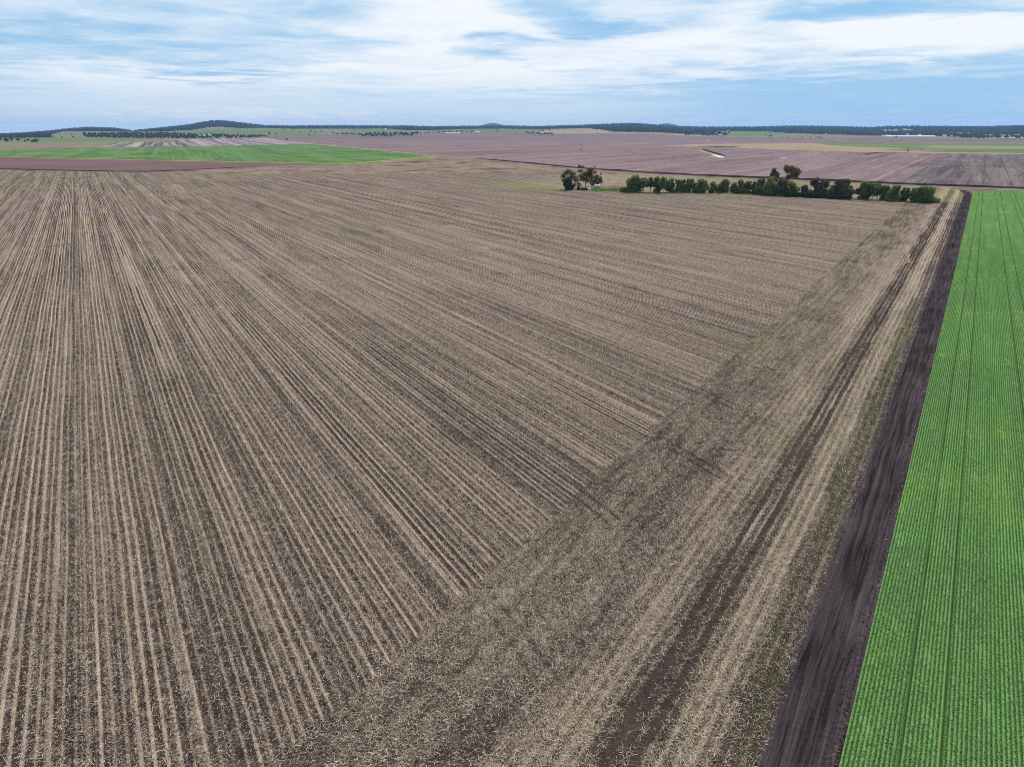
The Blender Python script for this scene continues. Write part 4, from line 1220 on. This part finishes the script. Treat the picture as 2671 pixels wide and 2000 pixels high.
def density(x_, y_):
    """how much straw lies at a point: same row maths as the ground material"""
    u1, w1 = uw(x_, y_, N1, D1); u2, w2 = uw(x_, y_, N2, D2)
    wob = .06 * np.sin(w1 * .07 + u1 * .02) + .03 * np.sin(w1 * .23)
    r = (u1 - U0 + wob) / SP; idx = np.floor(r); dd = np.abs(r - idx - .5)
    rnd = .5 + .25 * np.sin(idx * 1.7) + .25 * np.sin(idx * .53 + 2)
    tu = ((u1 - U0 + wob) / 18.6 + .5); tu = (tu - np.floor(tu) - .5) * 18.6
    tram = np.clip(1 - (np.abs(np.abs(tu) - SP) - .18) / .12, 0, 1) * np.where(u1 > 15, 1, .55)
    band = np.clip((.20 - dd) / .14, 0, 1)
    main = (.15 + .10 * np.sin(idx * 2.9 + w1 * .05) + band * (.25 + .9 * rnd) * np.clip(.85 + .35 * np.sin(w1 * .13 + idx * 2.1) + .3 * np.sin(w1 * .43 + idx * 5.3), .1, 2)) * (1 - tram * .95)
    main = main * (1 - .45 * np.clip(np.sin(u1 * .31 + 1.2) + .7 * np.sin(w1 * .045 + u1 * .1) - .5, 0, 1))
    cl = .5 + .22 * np.sin(u2 * .9 + np.sin(w2 * .11) * 2) + .22 * np.sin(w2 * .37 + u2 * .3) + .22 * np.sin(u2 * 2.3 + w2 * 1.1 + np.sin(w2 * .7) * 2); cl = np.clip(cl, 0, 1)
    r2 = (u2 + .15 * np.sin(w2 * .05)) / .95; d2 = np.abs(r2 - np.floor(r2) - .5)
    head = .07 + .36 * cl + .2 * np.clip((.25 - d2) / .15, 0, 1) * (u2 > -20)
    for c0, wd in ((-12.35, .4), (-14.15, .36)): head = head * np.where(np.abs(u2 - c0) < wd, .12, 1)
    head = head * np.where((u2 < -20) & (u1 > 20) & (np.abs(np.abs(tu + (u2 + 30) * .05) - SP) < .22) & (np.sin(w1 * .35) > -.4), .2, 1)
    head = np.where(u2 > -8.3 + .7 * np.sin(w2 * .21) + .4 * np.sin(w2 * .77), .15, head)
    head = head * np.where(np.abs(u2 + 13.4 + 1.2 * np.sin(w2 * .06)) < 1.7, .62, 1)
    head = np.where((u2 > -10.6) & (u2 < -9.2), head + .10, head)
    hm = u2 > -32.9 + .4 * np.sin(w2 * .5)
    out = np.where(hm, head, main)
    out = np.where(u2 > -5.35, 0, out)
    return out, hm, band, u2


m_straw = mat_leaf('straw', (0.28, 0.195, 0.135), (0.86, 0.73, 0.57), (0.68, 0.53, 0.36), 0.15)
VV, FF, TT, off = [], [], [], 0
for n_, y0_, y1_ in ((1400000, 30, 75), (2200000, 75, 150), (1400000, 150, 320)):
    x_, y_ = field_points(n_, y0_, y1_)
    dens_, hm, band, u2 = density(x_, y_)
    raw = n_ * 2 * y_ / (y1_ ** 2 - y0_ ** 2) / (2 * (.8 * y_ + 16))           # candidates per square metre
    want = 240 * (50 / np.maximum(y_, 50)) ** 1.5 * np.clip((320 - y_) / 140, 0, 1)
    keep = g.random(n_) < dens_ * want / raw
    x_, y_, hm, band = x_[keep], y_[keep], hm[keep], band[keep]; k = len(x_)
    wsc = (np.maximum(y_, 50) / 50) ** .6
    stand = (band > .3) & ~hm & (g.random(k) < .7)
    dr = np.where(stand[:, None], tilted(k, 22, 20, g), tilted(k, 78, 14, g))
    dr[:, 2] = np.maximum(dr[:, 2], .03)
    ln = np.where(stand, g.uniform(.18, .46, k), g.uniform(.10, .48, k)) * (1 + .25 * (wsc - 1))
    wd = g.uniform(.010, .027, k) * wsc
    z_ = np.where(stand, 0.0, g.uniform(.01, .07, k))
    tint = np.clip(g.normal(.62, .29, k), 0, 1)
    V, F_, t_ = blades(np.stack([x_, y_, z_], 1), dr, ln, wd, np.where(stand, g.uniform(0, .35, k), g.uniform(0, .12, k)), tint)
    VV.append(V); FF.append(F_ + off); TT.append(t_); off += len(V)
o = link('straw_litter', mesh_np('straw_litter', np.concatenate(VV), np.concatenate(FF), m_straw, {'tint': np.concatenate(TT)}), kind='stuff')
o['label'] = 'pale standing and fallen straw over the big stubble field'; o['category'] = 'straw'

# small green seedlings between the straw
VV, FF, TT, off = [], [], [], 0
x_, y_ = field_points(260000, 30, 150)
u2, w2 = uw(x_, y_, N2, D2); u1, w1 = uw(x_, y_, N1, D1)
r2 = u2 / .30
inrow = np.abs(r2 - np.floor(r2) - .5) < .16
pnt = .5 + .3 * np.sin(x_ * .21 + np.sin(y_ * .13) * 2) + .2 * np.sin(y_ * .31 - x_ * .17)
dn_ = np.zeros(len(x_))
dn_ = np.where((u2 <= -17) & (u2 > -33) , .05 + .20 * pnt ** 2, dn_)
dn_ = np.where(u2 <= -33, .02 + .16 * pnt ** 2, dn_)
dn_ = np.where(np.abs(u1 + 7.5) < .16, np.maximum(dn_, .45 + .4 * np.sin(w1 * .13)) * (u2 < -33), dn_)
keep = g.random(len(x_)) < dn_ * .75
x_, y_ = x_[keep], y_[keep]; k = len(x_)
for j in range(3):
    b_ = np.stack([x_ + g.normal(0, .02, k), y_ + g.normal(0, .02, k), np.zeros(k)], 1)
    V, F_, t_ = blades(b_, tilted(k, 48, 16, g), g.uniform(.10, .24, k), g.uniform(.028, .055, k), g.uniform(.1, .7, k), np.clip(g.normal(.5, .25, k), 0, 1))
    VV.append(V); FF.append(F_ + off); TT.append(t_); off += len(V)
for ui in np.arange(-17.2, -5.6, .30):
    for wa, wb, st in ((22, 90, .17), (90, 190, .24)):
        ws = np.arange(wa, wb, st); ws = ws + g.normal(0, st * .25, len(ws)); us = ui + g.normal(0, .025, len(ws))
        pr = .55 if ui > -8.6 else (.28 if ui > -12.5 else .18)
        pr = pr * (.75 + .35 * np.sin(ws * .21 + ui * 1.3) + .2 * np.sin(ws * .8 + ui * 4))
        ok = (g.random(len(ws)) < pr) & (np.abs(us + 12.35) > .5) & (np.abs(us + 14.15) > .45); us, ws = us[ok], ws[ok]; k = len(us)
        for j in range(4):
            b_ = np.stack([us * N2[0] + ws * D2[0] + g.normal(0, .02, k), us * N2[1] + ws * D2[1] + g.normal(0, .02, k), np.zeros(k)], 1)
            V, F_, t_ = blades(b_, tilted(k, 42, 14, g), g.uniform(.10, .22, k), g.uniform(.026, .050, k) * (1.0 if wa < 80 else 1.4), g.uniform(.1, .6, k), np.clip(g.normal(.55, .25, k), 0, 1))
            VV.append(V); FF.append(F_ + off); TT.append(t_); off += len(V)
m_seed = mat_leaf('seedling_leaf', (0.100, 0.165, 0.036), (0.270, 0.340, 0.090), (0.24, 0.34, 0.06), 0.35)
o = link('seedlings', mesh_np('seedlings', np.concatenate(VV), np.concatenate(FF), m_seed, {'tint': np.concatenate(TT)}), kind='stuff')
o['label'] = 'tiny green seedlings in rows between the straw and along the black track'; o['category'] = 'seedlings'

# young cereal crop leaves in drilled rows
VV, FF, TT, off = [], [], [], 0
for (wa, wb, step, nb_, sc_) in ((15, 75, .085, 6, 1.0), (75, 150, .13, 5, 1.25), (150, 380, .24, 4, 1.7)):
    rows = np.arange(-0.62, 46, .29)
    for ui in rows:
        xl, xr = None, None
        ws = np.arange(wa, wb, step) + g.uniform(0, step)
        ws = ws + g.normal(0, step * .3, len(ws))
        us = ui + g.normal(0, .03, len(ws))
        px_, py_ = us * N2[0] + ws * D2[0], us * N2[1] + ws * D2[1]
        ok = (py_ > 28) & (px_ < py_ * .80 + 14) & (g.random(len(ws)) < np.clip((380 - ws) / 200, 0, 1))
        tr_ = np.zeros(len(ws), bool)
        for c0 in (2.55, 4.95, 12.12, 14.83, 20.43, 22.6, 30.2, 32.5): tr_ |= np.abs(us - c0) < .15
        gp = np.sin(ws * .23 + ui * 3.1) + np.sin(ws * .071 + ui * 1.7) + np.sin(ws * .9 + ui)
        ok &= g.random(len(ws)) < .80 + .12 * np.sin(ws * 1.7 + ui * 9.1) + .08 * np.sin(ws * .31 - ui * 5)
        ok &= ~(tr_ & (g.random(len(ws)) < .94 + .06 * np.sin(ws * .17 + ui))); ok &= ~((gp < -2.0) & (g.random(len(ws)) < .6))
        px_, py_, ws_ = px_[ok], py_[ok], ws[ok]; k = len(px_)
        if k == 0: continue
        vig = .5 + .16 * np.sin(ws_ * .11 + ui * .8) + .14 * np.sin(ws_ * .043 - ui * 1.9) + .16 * np.sin(ui * 1.15 + ws_ * .01) + g.normal(0, .22, k)
        for j in range(nb_):
            b_ = np.stack([px_ + g.normal(0, .02, k), py_ + g.normal(0, .02, k), np.full(k, .06)], 1)
            V, F_, t_ = blades(b_, tilted(k, 24, 12, g), g.uniform(.15, .29, k) * (.72 + .56 * np.clip(vig, 0, 1.2)), g.uniform(.020, .036, k) * sc_, g.uniform(.2, .9, k),
                               np.clip(g.normal(.45, .2, k) + (vig - .5) * .4, 0, 1))
            VV.append(V); FF.append(F_ + off); TT.append(t_); off += len(V)
m_blade = mat_leaf('cereal_leaf', (0.062, 0.160, 0.042), (0.265, 0.430, 0.180), (0.19, 0.40, 0.07), 0.25)
o = link('cereal_crop', mesh_np('cereal_crop', np.concatenate(VV), np.concatenate(FF), m_blade, {'tint': np.concatenate(TT)}), kind='stuff')
o['label'] = 'bright green young cereal crop in drilled rows right of the track'; o['category'] = 'crop'

# clods turned up along the crop side of the track
k = 5200
us = np.concatenate([g.normal(-1.25, .38, k), g.normal(-5.1, .25, 900)]); ws = np.sqrt(g.uniform(18 ** 2, 260 ** 2, len(us)))
us = np.clip(us, -5.6, -.8); R_ = np.abs(g.normal(.0, .035, len(us))) + .018
cen = np.stack([us * N2[0] + ws * D2[0], us * N2[1] + ws * D2[1], R_ * .4 + .03], 1)
m_clod = mat_leaf('soil_clod', (0.030, 0.023, 0.025), (0.130, 0.102, 0.108), (0.1, 0.08, 0.08), 0.0)
o = link('soil_clods', clump_mesh('soil_clods', cen, R_, R_ * .75, m_clod, g), kind='stuff'); o['label'] = 'dark clods of soil along the edges of the black track'; o['category'] = 'clods'
# straw scraps lying on the track edges
k = 2600
us = np.where(g.random(k) < .6, g.normal(-5.35, .28, k), g.normal(-1.0, .22, k)); ws = np.sqrt(g.uniform(18 ** 2, 240 ** 2, k))
cl = np.sin(ws * .31) + np.sin(ws * .083 + 1) + .6 * np.sin(ws * 1.1); ok = cl + g.normal(0, .5, k) > .3; us, ws = us[ok], ws[ok]; k = len(us)
dr = tilted(k, 82, 8, g); dr[:, 2] = np.maximum(dr[:, 2], .03)
V, F_, t_ = blades(np.stack([us * N2[0] + ws * D2[0], us * N2[1] + ws * D2[1], g.uniform(.04, .09, k)], 1), dr, g.uniform(.12, .42, k), g.uniform(.014, .034, k), g.uniform(0, .3, k), np.clip(g.normal(.55, .22, k), 0, 1))
o = link('straw_scraps', mesh_np('straw_scraps', V, F_, m_straw, {'tint': t_}), kind='stuff'); o['label'] = 'loose straw scraps on the edges of the black track'; o['category'] = 'straw'

# ------------------------------------------------------------------ air
mh, nth = new_mat('air')
pv = nth.nodes.new('ShaderNodeVolumePrincipled')
pv.inputs['Color'].default_value = (0.36, 0.60, 1.0, 1); pv.inputs['Density'].default_value = 4.6e-5
pv.inputs['Anisotropy'].default_value = 0.2
oh = nth.nodes.new('ShaderNodeOutputMaterial'); nth.links.new(pv.outputs[0], oh.inputs['Volume'])
hb = MB().box((0, 7000, -45), (26000, 17000, 245)); o = hb.build('haze', mh, kind='stuff')
o['label'] = 'thin blue air over the plain'; o['category'] = 'haze'
